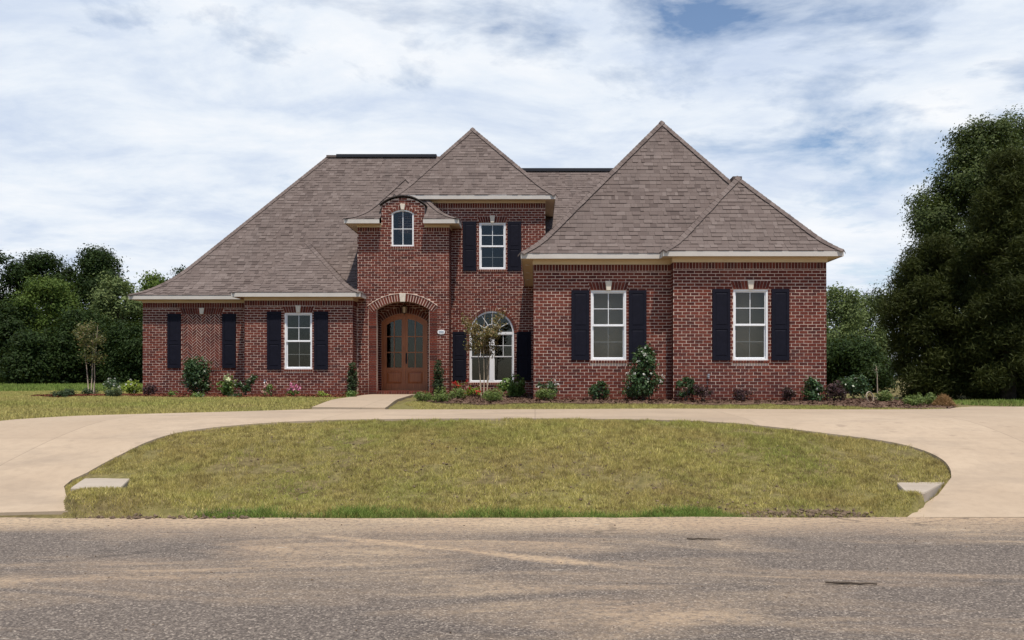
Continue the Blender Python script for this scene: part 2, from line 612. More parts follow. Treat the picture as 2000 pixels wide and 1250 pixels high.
M['room_lit'] = simple('room_lit_tone', (0.52, 0.46, 0.39), (0.58, 0.51, 0.43), 2, 0.9, 0.02)  # paler wall colour imitates more daylight in rooms behind the right-wing windows
M['wood'] = mat_wood('stained_wood', (0.33, 0.105, 0.036), (0.54, 0.195, 0.066))
M['black'] = simple('black_metal', (0.012, 0.012, 0.016), (0.02, 0.02, 0.026), 8, 0.5, 0.1)
M['bronze'] = simple('aged_bronze', (0.06, 0.035, 0.02), (0.11, 0.065, 0.035), 20, 0.4, 0.1, 0.5, 4, 0.8)
M['lamp_glass'] = simple('lamp_glass', (0.40, 0.28, 0.16), (0.50, 0.36, 0.22), 8, 0.25, 0.02, 0.6)
M['steel'] = simple('galvanised_steel', (0.42, 0.44, 0.48), (0.55, 0.57, 0.6), 15, 0.35, 0.05, 0.5, 4, 0.6)
M['concrete'] = mat_concrete('drive_concrete', (0.375, 0.286, 0.203), (0.455, 0.356, 0.258))
M['concrete_grey'] = mat_concrete('headwall_concrete', (0.37, 0.31, 0.25), (0.45, 0.39, 0.32))
M['asphalt'] = mat_asphalt()
M['soil'] = mat_soil()
M['grass'] = mat_grass('lawn_grass', [(0.30, 0.265, 0.070), (0.44, 0.395, 0.118), (0.60, 0.52, 0.185), (0.78, 0.66, 0.29)], (0.44, 0.335, 0.135), (0.27, 0.33, 0.07))
M['grass_far'] = mat_grass('yard_grass', [(0.36, 0.335, 0.10), (0.48, 0.44, 0.145), (0.62, 0.55, 0.22)], (0.52, 0.42, 0.17), (0.33, 0.37, 0.095))
M['grass_green'] = mat_grass('verge_grass', [(0.13, 0.20, 0.04), (0.20, 0.285, 0.065), (0.30, 0.37, 0.11)], (0.24, 0.27, 0.08), (0.14, 0.25, 0.05))
M['mulch_red'] = mat_mulch('red_mulch', (0.11, 0.036, 0.022), (0.16, 0.055, 0.032), (0.22, 0.085, 0.05))
M['mulch_brown'] = mat_mulch('brown_mulch', (0.075, 0.042, 0.03), (0.12, 0.07, 0.05), (0.20, 0.13, 0.095))
M['dirt'] = mat_mulch('dirt_clods', (0.10, 0.07, 0.05), (0.17, 0.12, 0.085), (0.26, 0.19, 0.13))
M['bark'] = simple('tree_bark', (0.045, 0.033, 0.024), (0.09, 0.068, 0.05), 12, 0.95, 0.8)
M['bark_pale'] = simple('pale_bark', (0.24, 0.19, 0.14), (0.36, 0.29, 0.22), 14, 0.85, 0.4)

# ------------------------------------------------------------------ terrain
KY = np.array([-60, 8.85, 9.1, 9.6, 10.3, 11.0, 12.0, 13.0, 13.8, 15.5, 17.2, 18.5, 19.45, 25, 62, 400, 2500.])
KZ = np.array([-.14, -.14, -.02, .03, .13, .33, .56, .735, .82, .85, .87, .94, .97, .97, 1.0, 1.0, 1.0])


DRIVE = None


def sstep(a, b, x):
    t = np.clip((np.asarray(x, float) - a) / (b - a), 0, 1)
    return t * t * (3 - 2 * t)


def ground(x, y, rough=True):
    x = np.asarray(x, float); y = np.asarray(y, float)
    # smoothed knot profile
    z = (np.interp(y - 0.18, KY, KZ) + np.interp(y, KY, KZ) + np.interp(y + 0.18, KY, KZ)) / 3
    z = z - 0.31 * sstep(18, 29, y) * sstep(7.6, 11, x)
    # sod heaped against the two culvert headwalls
    if rough:
      for (mx, my, sx, sy, hh) in ((-5.05, 9.52, .80, .30, .20), (4.40, 9.48, .36, .22, .17)):
        mm = hh * np.exp(-((x - mx) / sx) ** 4 - ((y - my) / sy) ** 4)
        z = z + mm * sstep(-5.33, -5.27, x + .67 * (y - 9.1)) * (1 - sstep(4.22, 4.28, x - .9 * (y - 9.1)))
    if rough:
        w = sstep(9.1, 9.6, y)
        z = z + w * (0.035 * vnoise(x * 0.9, y * 0.9) + 0.03 * vnoise(x * 3.6, y * 3.6)) * (1 - sstep(14, 40, y) * 0.6)
    return z


def ray_ground(px, py):
    """where the sight line through a photo pixel meets the ground"""
    a = (py - HY) / F
    ys = np.linspace(4, 120, 11601)
    d = ground((px - CX) / F * ys, ys, False) - (EYE - a * ys)
    k = int(np.argmax(d > 0)) if (d > 0).any() else len(ys) - 1
    y = ys[k]
    return ((px - CX) / F * y, y)


def XY(px, Y): return (px - CX) / F * Y
def ZZ(py, Y): return EYE - (py - HY) / F * Y


def ground_sheet():
    xs = np.concatenate([[-1500, -600, -250, -120, -70], np.arange(-45, -16, 1.5), np.arange(-16, -6, 0.25), np.arange(-6, -4, 0.05), np.arange(-4, 3.9, 0.12), np.arange(3.9, 5.2, 0.05), np.arange(5.2, 6, .12), np.arange(6, 16, .25), np.arange(16, 46, 1.5), [70, 120, 250, 600, 1500]])
    ys = np.concatenate([[-200, -60, -20, 0, 6, 8.4], np.arange(8.7, 10.2, 0.08), np.arange(10.2, 20, 0.16), np.arange(20, 30, 0.6), np.arange(30, 70, 3), [80, 110, 160, 260, 500, 1000, 2200]])
    Xg, Yg = np.meshgrid(xs, ys)
    Z = ground(Xg, Yg)
    nx, ny = len(xs), len(ys)
    v = np.stack([Xg, Yg, Z], -1).reshape(-1, 3)
    i = np.arange(nx * ny).reshape(ny, nx)
    f = np.stack([i[:-1, :-1], i[:-1, 1:], i[1:, 1:], i[1:, :-1]], -1).reshape(-1, 4)
    m = bpy.data.meshes.new('ground')
    m.from_pydata(v.tolist(), [], f.tolist())
    m.polygons.foreach_set('use_smooth', [True] * len(m.polygons))
    o = link('ground', m, M['soil'])
    return tag(o, kind='structure')




def drape(poly, step, dz, depth):
    """sheet cut to a ground polygon, following the terrain, with a real edge"""
    xs = [p[0] for p in poly]; ys = [p[1] for p in poly]
    gx, gy = np.meshgrid(np.arange(min(xs), max(xs), step), np.arange(min(ys), max(ys), step))
    gx = gx.ravel() + 0.013; gy = gy.ravel() + 0.017
    k = inpoly(gx, gy, poly)
    # keep clear of the border so triangles stay well shaped
    P = np.array(poly)
    ok = k.copy()
    for i in range(len(poly)):
        a = P[i]; b = P[(i + 1) % len(poly)]; ab = b - a
        t = np.clip(((gx - a[0]) * ab[0] + (gy - a[1]) * ab[1]) / max(1e-9, ab @ ab), 0, 1)
        d = np.hypot(gx - a[0] - t * ab[0], gy - a[1] - t * ab[1])
        ok &= d > step * 0.35
    n = len(poly)
    verts = [Vector(p) for p in poly] + [Vector((a, b)) for a, b in zip(gx[ok], gy[ok])]
    edges = [(i, (i + 1) % n) for i in range(n)]
    vo, eo, fo, *_ = delaunay_2d_cdt(verts, edges, [], 0, 1e-5)
    V = np.array([(q.x, q.y) for q in vo])
    mb = MB()
    zz = ground(V[:, 0], V[:, 1], False) + dz
    mb.v = [(V[i, 0], V[i, 1], zz[i]) for i in range(len(V))]
    for q in fo:
        c = V[list(q)].mean(0)
        if inpoly(np.array([c[0]]), np.array([c[1]]), poly)[0]: mb.f.append(tuple(q))
    # skirt
    for i in range(n):
        a = poly[i]; b = poly[(i + 1) % n]
        za = float(ground(a[0], a[1], False)) + dz; zb = float(ground(b[0], b[1], False)) + dz
        mb.add([(a[0], a[1], za), (b[0], b[1], zb), (b[0], b[1], zb - depth), (a[0], a[1], za - depth)], [(0, 1, 2, 3)])
    return mb


def densify(poly, step=0.4, jit=0.0, closed=True):
    out = []
    n = len(poly)
    for i in range(n if closed else n - 1):
        a = Vector(poly[i]); b = Vector(poly[(i + 1) % n])
        k = max(1, int((b - a).length / step))
        for j in range(k):
            p = a.lerp(b, j / k)
            out.append((p.x + random.uniform(-jit, jit), p.y + random.uniform(-jit, jit)))
    if not closed: out.append(tuple(poly[-1]))
    return out


# road
def road():
    edge = []
    for i in range(0, 400):
        x = -60 + i * 0.3
        edge.append((x, 9.02 - 0.006 * x * 0 + 0.10 * float(vnoise(x * 0.5, 3.3)) + 0.07 * float(vnoise(x * 2.2, 8.1))))
    mb = MB()
    for (xa, ya), (xb, yb) in zip(edge[:-1], edge[1:]):
        mb.add([(xa, -40, 0), (xb, -40, 0), (xb, yb, 0), (xa, ya, 0)], [(0, 1, 2, 3)])
        mb.add([(xa, ya, 0), (xb, yb, 0), (xb, yb + .05, -.12), (xa, ya + .05, -.12)], [(0, 1, 2, 3)])
    o = mb.build('road', M['asphalt'])
    tag(o, kind='structure')


road()

inner_px = [(137, 1004), (125, 955), (140, 942), (170, 928), (240, 890), (300, 862), (350, 848), (450, 835), (600, 825), (800, 821.5), (1000, 821), (1200, 822), (1400, 827), (1500, 837), (1650, 855), (1735, 866), (1800, 882), (1840, 900), (1857, 920), (1858, 938), (1830, 963), (1770, 1008)]
outer_px = [(1900, 797), (1872, 798), (1850, 802), (1700, 803), (1500, 802), (1300, 801), (1000, 802.5), (760, 803), (609, 802), (525, 805), (427, 808), (330, 810.5), (165, 815), (107, 818), (0, 826)]
inner = [ray_ground(*p) for p in inner_px]
inner[-2] = (5.05, 9.98); inner[-1] = (4.25, 9.1)
outer = [ray_ground(*p) for p in outer_px]
island = inner + [(5.0, 9.06), (2.0, 9.08), (-2, 9.05), (-5.4, 9.07)]


def smooth_line(pts, it=2):
    for _ in range(it):
        q = [pts[0]]
        for a, b in zip(pts[:-1], pts[1:]):
            q.append((a[0] * .75 + b[0] * .25, a[1] * .75 + b[1] * .25))
            q.append((a[0] * .25 + b[0] * .75, a[1] * .25 + b[1] * .75))
        q.append(pts[-1]); pts = q
    return pts


inner_s = inner[:3] + smooth_line(inner[3:20], 2) + inner[20:]
outer_s = smooth_line(outer, 1)
drive_poly = inner_s + [(13.0, 9.12), (15.5, 11.5), (16.5, 15), (17, 18.0), (13.0, 17.62)] + outer_s + [(-9.9, 12.6), (-10.9, 11.2), (-11.8, 9.14), (-8, 9.12)]
DRIVE = drive_poly
ground_sheet()
dp = densify(drive_poly, 0.5)
tag(drape(dp, 0.5, 0.035, 0.10).build('driveway', M['concrete'], smooth=False), kind='structure')

# walkway slab from drive to porch
wk = [ray_ground(609, 801.5), ray_ground(752, 803), (XY(806, 24.3), 24.3), (XY(838, 24.88), 24.88), (XY(728, 24.88), 24.88), (XY(712, 24.0), 24.0)]
wk = [(x, y + (0.02 if i < 2 else 0)) for i, (x, y) in enumerate(wk)]
wkd = densify(wk, 0.5)
tag(drape(wkd, 0.5, 0.072, 0.2).build('walkway', M['concrete'], smooth=False), kind='structure')

# planting beds
bed_l_px = [(60, 776), (110, 778.5), (180, 776), (260, 776.5), (330, 778), (420, 779.5), (520, 779), (610, 778.5), (690, 779)]
bed_l = [ray_ground(*p) for p in bed_l_px] + [(-5.4, 24.9), (-5.7, 24.5), (-8.8, 24.5), (-9.0, 25.3), (-12.3, 25.3), (-12.6, 25.6), (-15.0, 24.9)]
bed_r_px = [(815, 785), (850, 789), (900, 791), (940, 793), (1045, 789.5), (1200, 791), (1330, 792.5), (1400, 794), (1500, 792), (1620, 796), (1720, 798.5), (1800, 800.5), (1855, 800.5), (1868, 797)]
bed_r = [ray_ground(*p) for p in bed_r_px] + [(XY(1850, 18.6), 18.6), (XY(1700, 20.4), 20.4), (7.3, 21.2), (7.0, 19.6), (3.4, 19.6), (3.3, 20.0), (0.1, 20.0), (0.05, 25.7), (-2.6, 25.7), (-2.75, 25.05), (XY(838, 24.85), 24.85)]


def mulch(name, poly, mat):
    pl = densify(poly, 0.35, 0.03)
    o = drape(pl, 0.25, 0.045, 0.10).build(name, mat, smooth=True)
    tag(o, kind='structure')
    # chips lying on the bed
    rng = np.random.RandomState(5)
    xs = [p[0] for p in pl]; ys = [p[1] for p in pl]
    n = 26000
    x = rng.uniform(min(xs), max(xs), n); y = rng.uniform(min(ys), max(ys), n)
    k = inpoly(x, y, pl)
    x, y = x[k], y[k]; n = len(x)
    z = ground(x, y, False) + 0.05 + rng.rand(n) * 0.025
    a = rng.rand(n) * 6.283; l = rng.uniform(.015, .05, n); w = rng.uniform(.006, .018, n)
    d = np.stack([np.cos(a), np.sin(a), rng.uniform(-.5, .5, n)], 1); s = np.stack([-np.sin(a), np.cos(a), rng.uniform(-.5, .5, n)], 1)
    c = np.stack([x, y, z], 1)
    V = np.stack([c - d * l[:, None] - s * w[:, None], c + d * l[:, None] - s * w[:, None], c + d * l[:, None] + s * w[:, None], c - d * l[:, None] + s * w[:, None]], 1)
    q = np_mesh('mulch_chips', V, 4, mat)
    tag(q, 'loose bark chips spread over the ' + ('left' if x.mean() < 0 else 'right') + ' planting bed' if False else ('reddish bark chips lying over the bed below the herringbone panel' if x.mean() < -5 else 'brown bark chips lying over the bed below the big white windows'), 'mulch', kind='stuff')


mulch('mulch_bed', bed_l, M['mulch_red'])
mulch('mulch_bed', bed_r, M['mulch_brown'])

# ------------------------------------------------------------------ house
house = empty('brick_house', (-2.0, 24.0, 0.9))
tag(house, 'red brick house with steep grey-brown hipped roofs, navy shutters and arched entry', 'house')
HOFF = Vector(house.location)


def part(o, parent):
    """parent without moving (geometry is written in world metres)"""
    bpy_parent = parent
    o.parent = bpy_parent
    o.matrix_parent_inverse = Matrix.Translation(-HOFF) if parent is house else Matrix.Identity(4)
    return o


def hpart(mb, name, mat, smooth=False, parent=None):
    o = mb.build(name, mat, None, smooth)
    return part(o, parent or house)


class Shape:
    def __init__(self, u0, u1, w0, w1, spring=None, trap=0.0):
        self.u0, self.u1, self.w0, self.w1 = u0, u1, w0, w1
        self.spring = spring      # arch: w1 = apex
        self.trap = trap          # widening at the top on each side
        if spring is not None:
            h = w1 - spring; c = (u1 - u0) / 2
            self.r = (c * c + h * h) / (2 * h); self.cw = w1 - self.r; self.cu = (u0 + u1) / 2

    def urange(self, wa, wb):
        if wb <= self.w0 + 0.004 or wa >= self.w1 - 0.004: return None
        if self.trap:
            t = ((wa + wb) / 2 - self.w0) / (self.w1 - self.w0)
            t = min(1, max(0, t))
            return (self.u0 - self.trap * t, self.u1 + self.trap * t)
        if self.spring is None or wa <= self.spring: return (self.u0, self.u1)
        w = max(wa, self.spring)
        s = self.r ** 2 - (w - self.cw) ** 2
        if s <= 0: return None
        s = math.sqrt(s)
        return (self.cu - s, self.cu + s)

    def poly(self, n=14):
        if self.spring is None:
            return [(self.u0, self.w0), (self.u1, self.w0), (self.u1, self.w1), (self.u0, self.w1)]
        a1 = math.atan2(self.spring - self.cw, self.u1 - self.cu)
        a0 = math.pi - a1
        pts = [(self.u0, self.w0), (self.u1, self.w0)]
        for i in range(n + 1):
            a = a1 + (a0 - a1) * i / n
            pts.append((self.cu + self.r * math.cos(a), self.cw + self.r * math.sin(a)))
        return pts

    def grow(self, d, bottom=None):
        s = Shape(self.u0 - d, self.u1 + d, self.w0 if bottom is None else bottom, self.w1 + d, None if self.spring is None else self.spring)
        if self.spring is not None:
            s.r = self.r + d; s.cw = self.cw; s.cu = self.cu; s.w1 = self.cw + s.r
            s.spring = self.spring
        return s


def front(Y0): return lambda u, w, n: (u, Y0 - n, w)
def right_side(X0): return lambda u, w, n: (X0 + n, u, w)
def left_side(X0): return lambda u, w, n: (X0 - n, u, w)


def slab(mb, Mf, outline, holes, n0, n1):
    verts = []; edges = []
    loops = [outline] + holes
    for lp in loops:
        b = len(verts)
        verts += [Vector(p) for p in lp]
        edges += [(b + i, b + (i + 1) % len(lp)) for i in range(len(lp))]
    vo, eo, fo, *_ = delaunay_2d_cdt(verts, edges, [], 0, 1e-6)
    V = [(q.x, q.y) for q in vo]
    b = len(mb.v)
    mb.v += [Mf(u, w, n0) for u, w in V] + [Mf(u, w, n1) for u, w in V]
    nV = len(V)
    for q in fo:
        cx = sum(V[i][0] for i in q) / len(q); cy = sum(V[i][1] for i in q) / len(q)
        if not inpoly(np.array([cx]), np.array([cy]), outline)[0]: continue
        if any(inpoly(np.array([cx]), np.array([cy]), h)[0] for h in holes): continue
        mb.f.append(tuple(b + i for i in q)); mb.f.append(tuple(b + nV + i for i in reversed(q)))
    for lp in loops:
        for i in range(len(lp)):
            a = lp[i]; c = lp[(i + 1) % len(lp)]
            mb.add([Mf(a[0], a[1], n0), Mf(c[0], c[1], n0), Mf(c[0], c[1], n1), Mf(a[0], a[1], n1)], [(0, 1, 2, 3)])


BL, BH, J = 0.205, 0.0775, 0.0145
bricks = MB()           # joined brickwork
singles = []            # (x, y, z) centres of bricks that become their own object


def brick_piece(Mf, pts, nf=0.004, nb=-0.03):
    d = random.uniform(-0.002, 0.003)
    bricks.hexa([Mf(u, w, nf + d) for u, w in pts] + [Mf(u, w, nb) for u, w in pts])


def lay(Mf, u0, u1, w0, w1, blockers, pick=None, off=0.0):
    row = 0
    w = w0
    while w < w1 - 0.02:
        wa, wb = w + J / 2, min(w + BH, w1) - J / 2
        segs = [(u0, u1)]
        for s in blockers:
            r = s.urange(wa, wb)
            if r is None: continue
            ns = []
            for a, b in segs:
                if r[1] <= a or r[0] >= b: ns.append((a, b)); continue
                if r[0] > a: ns.append((a, r[0]))
                if r[1] < b: ns.append((r[1], b))
            segs = ns
        sh = (row % 2) * BL / 2 + off + random.uniform(-.008, .008)
        k = math.floor((u0 - sh) / BL)
        while k * BL + sh < u1:
            a0, b0 = k * BL + sh, (k + 1) * BL + sh
            for sa, sb in segs:
                a = max(a0, sa) + (J / 2 if a0 > sa else 0.001); b = min(b0, sb) - (J / 2 if b0 < sb else 0.001)
                if b - a < 0.02: continue
                if pick is not None and a0 > sa and b0 < sb and len(singles) < 300 and pick((a + b) / 2, (wa + wb) / 2) and wb - wa > BH - J - 1e-4:
                    singles.append(Mf((a + b) / 2, (wa + wb) / 2, 0.0))
                    continue
                e = random.uniform(-.0015, .0015)
                brick_piece(Mf, [(a, wa + e), (b, wa - e), (b, wb - e), (a, wb + e)])
            k += 1
        w += BH; row += 1


def soldier(Mf, u0, u1, w0, w1, blockers=(), bw=0.0775):
    n = max(1, round((u1 - u0) / bw)); bw = (u1 - u0) / n
    for i in range(n):
        a = u0 + i * bw + J / 2; b = u0 + (i + 1) * bw - J / 2
        if any((s.urange(w0, w1) or (9e9, 9e9))[0] < (a + b) / 2 < (s.urange(w0, w1) or (-9e9, -9e9))[1] for s in blockers): continue
        brick_piece(Mf, [(a, w0 + J / 2), (b, w0 + J / 2), (b, w1 - J / 2), (a, w1 - J / 2)], 0.012)


def jack_arch(Mf, u0, u1, w0, h, key=True, kw=0.075, proud=0.016):
    """flat arch of fanned bricks with a stone key"""
    uc = (u0 + u1) / 2
    sp = 0.075
    hb = (u1 - u0) / 2
    kn = kw if key else 0.0
    for sgn in (-1, 1):
        n = max(2, round((hb - kn * .75) / 0.072))
        for i in range(n):
            t0 = kn * .75 + (hb - kn * .75) * i / n; t1 = kn * .75 + (hb - kn * .75) * (i + 1) / n
            T0 = kn * 1.0 + (hb + sp - kn) * i / n; T1 = kn + (hb + sp - kn) * (i + 1) / n
            j = J / 2
            q = [(uc + sgn * (t0 + j), w0 + .005), (uc + sgn * (t1 - j), w0 + .005), (uc + sgn * (T1 - j), w0 + h), (uc + sgn * (T0 + j), w0 + h)]
            brick_piece(Mf, q, proud)
    return Shape(u0, u1, w0, w0 + h, None, sp)


def keystone(Mf, uc, w0, h, b=0.055, t=0.085, proud=0.045):
    mb = MB()
    def ring(n, sh): return [Mf(uc - b + sh, w0 + sh, n), Mf(uc + b - sh, w0 + sh, n), Mf(uc + t - sh, w0 + h - sh, n), Mf(uc - t + sh, w0 + h - sh, n)]
    r0 = ring(-0.03, 0); r1 = ring(proud - 0.008, 0); r2 = ring(proud, 0.008)
    mb.add(r0 + r1 + r2, [(0, 1, 5, 4), (1, 2, 6, 5), (2, 3, 7, 6), (3, 0, 4, 7), (4, 5, 9, 8), (5, 6, 10, 9), (6, 7, 11, 10), (7, 4, 8, 11), (8, 9, 10, 11)])
    return hpart(mb, 'keystone', M['keystone'])


def arch_ring(Mf, cu, cw, r0, r1, a0, a1, proud=0.014, skip=None, bw=0.078):
    n = max(3, round(r0 * (a1 - a0) / bw))
    for i in range(n):
        x0 = a0 + (a1 - a0) * i / n; x1 = a0 + (a1 - a0) * (i + 1) / n
        am = (x0 + x1) / 2
        if skip is not None and abs(am - math.pi / 2) < skip: continue
        e0 = (J / 2 + .004 * (proud > .02)) / r0
        P = lambda r, a: (cu + r * math.cos(a), cw + r * math.sin(a))
        brick_piece(Mf, [P(r0 + .003, x0 + e0), P(r0 + .003, x1 - e0), P(r1 - .003, x1 - e0 * r0 / r1), P(r1 - .003, x0 + e0 * r0 / r1)], proud)


def sill(Mf, u0, u1, w, h=0.07):
    n = max(2, round((u1 - u0) / 0.07))
    for i in range(n):
        a = u0 + (u1 - u0) * i / n + J / 2; b = u0 + (u1 - u0) * (i + 1) / n - J / 2
        brick_piece(Mf, [(a, w - h), (b, w - h), (b, w - .004), (a, w - .004)], 0.028)


YB, YR, YPL, YP2, YT, YC = 19.45, 19.85, 24.4, 25.2, 24.95, 25.6


def rect(Y0, x0, x1, ya, yb):
    """photo rectangle on a facade plane -> metres (u0,u1,w0,w1)"""
    return XY(x0, Y0), XY(x1, Y0), ZZ(yb, Y0), ZZ(ya, Y0)


GLZ = -0.075   # glass plane


def pane(parent, Mf, pts, n=GLZ):
    mb = MB()
    k = len(pts)
    mb.add([Mf(u, w, n + .003) for u, w in pts] + [Mf(u, w, n - .003) for u, w in pts], [tuple(range(k)), tuple(range(2 * k - 1, k - 1, -1))] + [(i, (i + 1) % k, k + (i + 1) % k, k + i) for i in range(k)])
    hpart(mb, 'pane', M['glass'], parent=parent)


def fbox(mb, Mf, u0, u1, w0, w1, n0, n1):
    mb.hexa([Mf(u0, w0, n1), Mf(u1, w0, n1), Mf(u1, w1, n1), Mf(u0, w1, n1), Mf(u0, w0, n0), Mf(u1, w0, n0), Mf(u1, w1, n0), Mf(u0, w1, n0)])


def room(Mf, u0, u1, w0, w1, depth, mat):
    mb = MB()
    a, b, c, d = u0 - .35, u1 + .35, w0 - .35, w1 + .3
    n0, n1 = -0.205, -0.205 - depth
    q = [Mf(a, c, n0), Mf(b, c, n0), Mf(b, d, n0), Mf(a, d, n0), Mf(a, c, n1), Mf(b, c, n1), Mf(b, d, n1), Mf(a, d, n1)]
    mb.add(q, [(4, 5, 6, 7), (0, 4, 7, 3), (1, 5, 6, 2), (0, 1, 5, 4), (3, 2, 6, 7)])
    hpart(mb, 'room_wall', mat)


def wroot(mesh_mb, label=None):
    """the outer frame is the window part; its pieces hang below it"""
    o = hpart(mesh_mb, 'window', M['white'])
    if label: o['label'] = label
    return o


def sub(mb, name, mat, parent):
    o = mb.build(name, mat)
    o.parent = parent
    o.matrix_parent_inverse = Matrix.Identity(4) @ Matrix.Translation(-HOFF) @ Matrix.Translation(HOFF)
    return o


def hung_window(Mf, u0, u1, w0, w1, label=None, split=0.50, lower_grid=True, deep=2.2, rm='room', cols=2):
    fr = MB(); t = 0.045
    for (a, b, c, d) in ((u0, u0 + t, w0, w1), (u1 - t, u1, w0, w1), (u0 + t, u1 - t, w1 - t, w1), (u0 + t, u1 - t, w0, w0 + t)):
        fbox(fr, Mf, a, b, c, d, -0.16, -0.012)
    win = wroot(fr, label)
    wm = w0 + (w1 - w0) * split
    iu0, iu1 = u0 + t, u1 - t
    rows = [(wm, w1 - t, -0.055), (w0 + t, wm, -0.085)]
    for ri, (a, b, nn) in enumerate(rows):
        s = 0.028
        sm = MB()
        for (p, q, c, d) in ((iu0, iu0 + s, a, b), (iu1 - s, iu1, a, b), (iu0 + s, iu1 - s, b - s, b), (iu0 + s, iu1 - s, a, a + s)):
            fbox(sm, Mf, p, q, c, d, nn - .03, nn + .012)
        if ri == 0:
            fbox(sm, Mf, iu0 + .001, iu1 - .001, a - .024, a - .001, nn - .05, nn + .020)
        sub_(sm, 'sash', M['white'], win)
        g0, g1, h0, h1 = iu0 + s, iu1 - s, a + s, b - s
        mu = MB(); mw = 0.0085
        gm = (g0 + g1) / 2; hm = (h0 + h1) / 2
        for i in range(2):
            for j in range(2):
                A, B = (g0, gm) if i == 0 else (gm, g1)
                C, D = (h0, hm) if j == 0 else (hm, h1)
                pane_(win, Mf, [(A, C), (B, C), (B, D), (A, D)], nn - .008)
        n_off = nn - .002 if ri == 0 else nn - .016
        for (p, q, c, d) in ((gm - mw, gm + mw, h0, h1), (g0, gm - mw, hm - mw, hm + mw), (gm + mw, g1, hm - mw, hm + mw)):
            fbox(mu, Mf, p, q, c, d, n_off - .004, n_off + .004)
        sub_(mu, 'muntin', M['white'] if ri == 0 else M['muntin'], win)
    room(Mf, u0, u1, w0, w1, deep, M[rm])
    return win


def sub_(mb, name, mat, parent):
    o = mb.build(name, mat)
    o.parent = parent           # parent mesh has identity local transform in world metres
    return o


def pane_(parent, Mf, pts, n):
    mb = MB(); k = len(pts)
    mb.add([Mf(u, w, n + .003) for u, w in pts] + [Mf(u, w, n - .003) for u, w in pts], [tuple(range(k)), tuple(range(2 * k - 1, k - 1, -1))] + [(i, (i + 1) % k, k + (i + 1) % k, k + i) for i in range(k)])
    return sub_(mb, 'pane', M['glass'], parent)


def shutter(Mf, u0, u1, w0, w1):
    mb = MB()
    fbox(mb, Mf, u0, u1, w0, w1, 0.008, 0.028)
    s = min(0.065, (u1 - u0) * .2); wm = w0 + (w1 - w0) * 0.46
    e = .0015
    fbox(mb, Mf, u0 + e, u0 + s, w0 + e, w1 - e, 0.028, 0.038); fbox(mb, Mf, u1 - s, u1 - e, w0 + e, w1 - e, 0.028, 0.038)
    for (c, d) in ((w0 + e, w0 + .09), (wm - .04, wm + .04), (w1 - .08, w1 - e)):
        fbox(mb, Mf, u0 + s, u1 - s, c, d, 0.028, 0.0375)
    # raised field in each panel
    for (c, d) in ((w0 + .09, wm - .04), (wm + .04, w1 - .08)):
        a, b = u0 + s + .02, u1 - s - .02
        c2, d2 = c + .025, d - .025
        mb.hexa([Mf(a + .02, c2 + .02, .035), Mf(b - .02, c2 + .02, .035), Mf(b - .02, d2 - .02, .035), Mf(a + .02, d2 - .02, .035), Mf(a, c2, .028), Mf(b, c2, .028), Mf(b, d2, .028), Mf(a, d2, .028)])
    return hpart(mb, 'shutter', M['shutter'])


WB = 0.70     # bottom of walls (below grade)


def wall(Mf, outline, holes, label=None):
    mb = MB()
    slab(mb, Mf, outline, holes, 0.0, -0.2)
    o = hpart(mb, 'wall', M['mortar'])
    if label: o['label'] = label
    return o


def R4(u0, u1, w0, w1): return [(u0, w0), (u1, w0), (u1, w1), (u0, w1)]


# ---- right bump (nearest block)
TB = 4.385
mf = front(YB)
bu0, bu1 = XY(1315, YB), XY(1614, YB)
wu = rect(YB, 1432, 1500, 565, 703.5)
W3 = Shape(*wu)
wall_b = wall(mf, R4(bu0, bu1, WB, TB), [W3.poly()])
JA = jack_arch(mf, wu[0], wu[1], wu[3], 0.205)
keystone(mf, (wu[0] + wu[1]) / 2, wu[3] - .005, 0.235)
sl = Shape(wu[0] - .02, wu[1] + .02, wu[2] - .078, wu[2])
lay(mf, bu0, bu1, WB, TB - .165, [W3, JA, sl], pick=lambda u, w: w > 1.02)
soldier(mf, bu0, bu1, TB - .165, TB)
sill(mf, wu[0] - .02, wu[1] + .02, wu[2])
hung_window(mf, *wu, deep=0.42, rm='room_lit')
for xa, xb in ((1391, 1426), (1506.5, 1541)):
    a = rect(YB, xa, xb, 564.5, 704); shutter(mf, *a)
# left return of the bump
mfs = left_side(bu0)
wall(mfs, R4(YB + .002, YR + .1, WB, TB), [])
lay(mfs, YB + .004, YR, WB, TB - .165, [], off=.1); soldier(mfs, YB + .004, YR, TB - .165, TB)

# ---- right block, set back
mf = front(YR)
ru0 = XY(1042, YR)
wu = rect(YR, 1154, 1223, 567, 703.5)
W2 = Shape(*wu)
wall(mf, R4(ru0, bu0 + .002, WB, TB), [W2.poly()])
JA = jack_arch(mf, wu[0], wu[1], wu[3], 0.205)
keystone(mf, (wu[0] + wu[1]) / 2, wu[3] - .005, 0.235)
sl = Shape(wu[0] - .02, wu[1] + .02, wu[2] - .078, wu[2])
lay(mf, ru0, bu0, WB, TB - .165, [W2, JA, sl])
soldier(mf, ru0, bu0, TB - .165, TB)
sill(mf, wu[0] - .02, wu[1] + .02, wu[2])
hung_window(mf, *wu, deep=0.42, rm='room_lit')
for xa, xb in ((1116, 1151), (1228, 1262.5)):
    a = rect(YR, xa, xb, 567, 703.5); shutter(mf, *a)
mfs = left_side(ru0)
wall(mfs, R4(YR + .002, YC, WB, TB), [])
lay(mfs, YR + .004, YC - .01, WB, TB - .165, [], off=.05); soldier(mfs, YR + .004, YC - .01, TB - .165, TB)
# outer side of the right block (never faces the road)
mb = MB(); mb.box(bu1 - .2, bu1 - .001, YB + .202, 31.5, WB, TB); hpart(mb, 'wall', M['brick_side'])

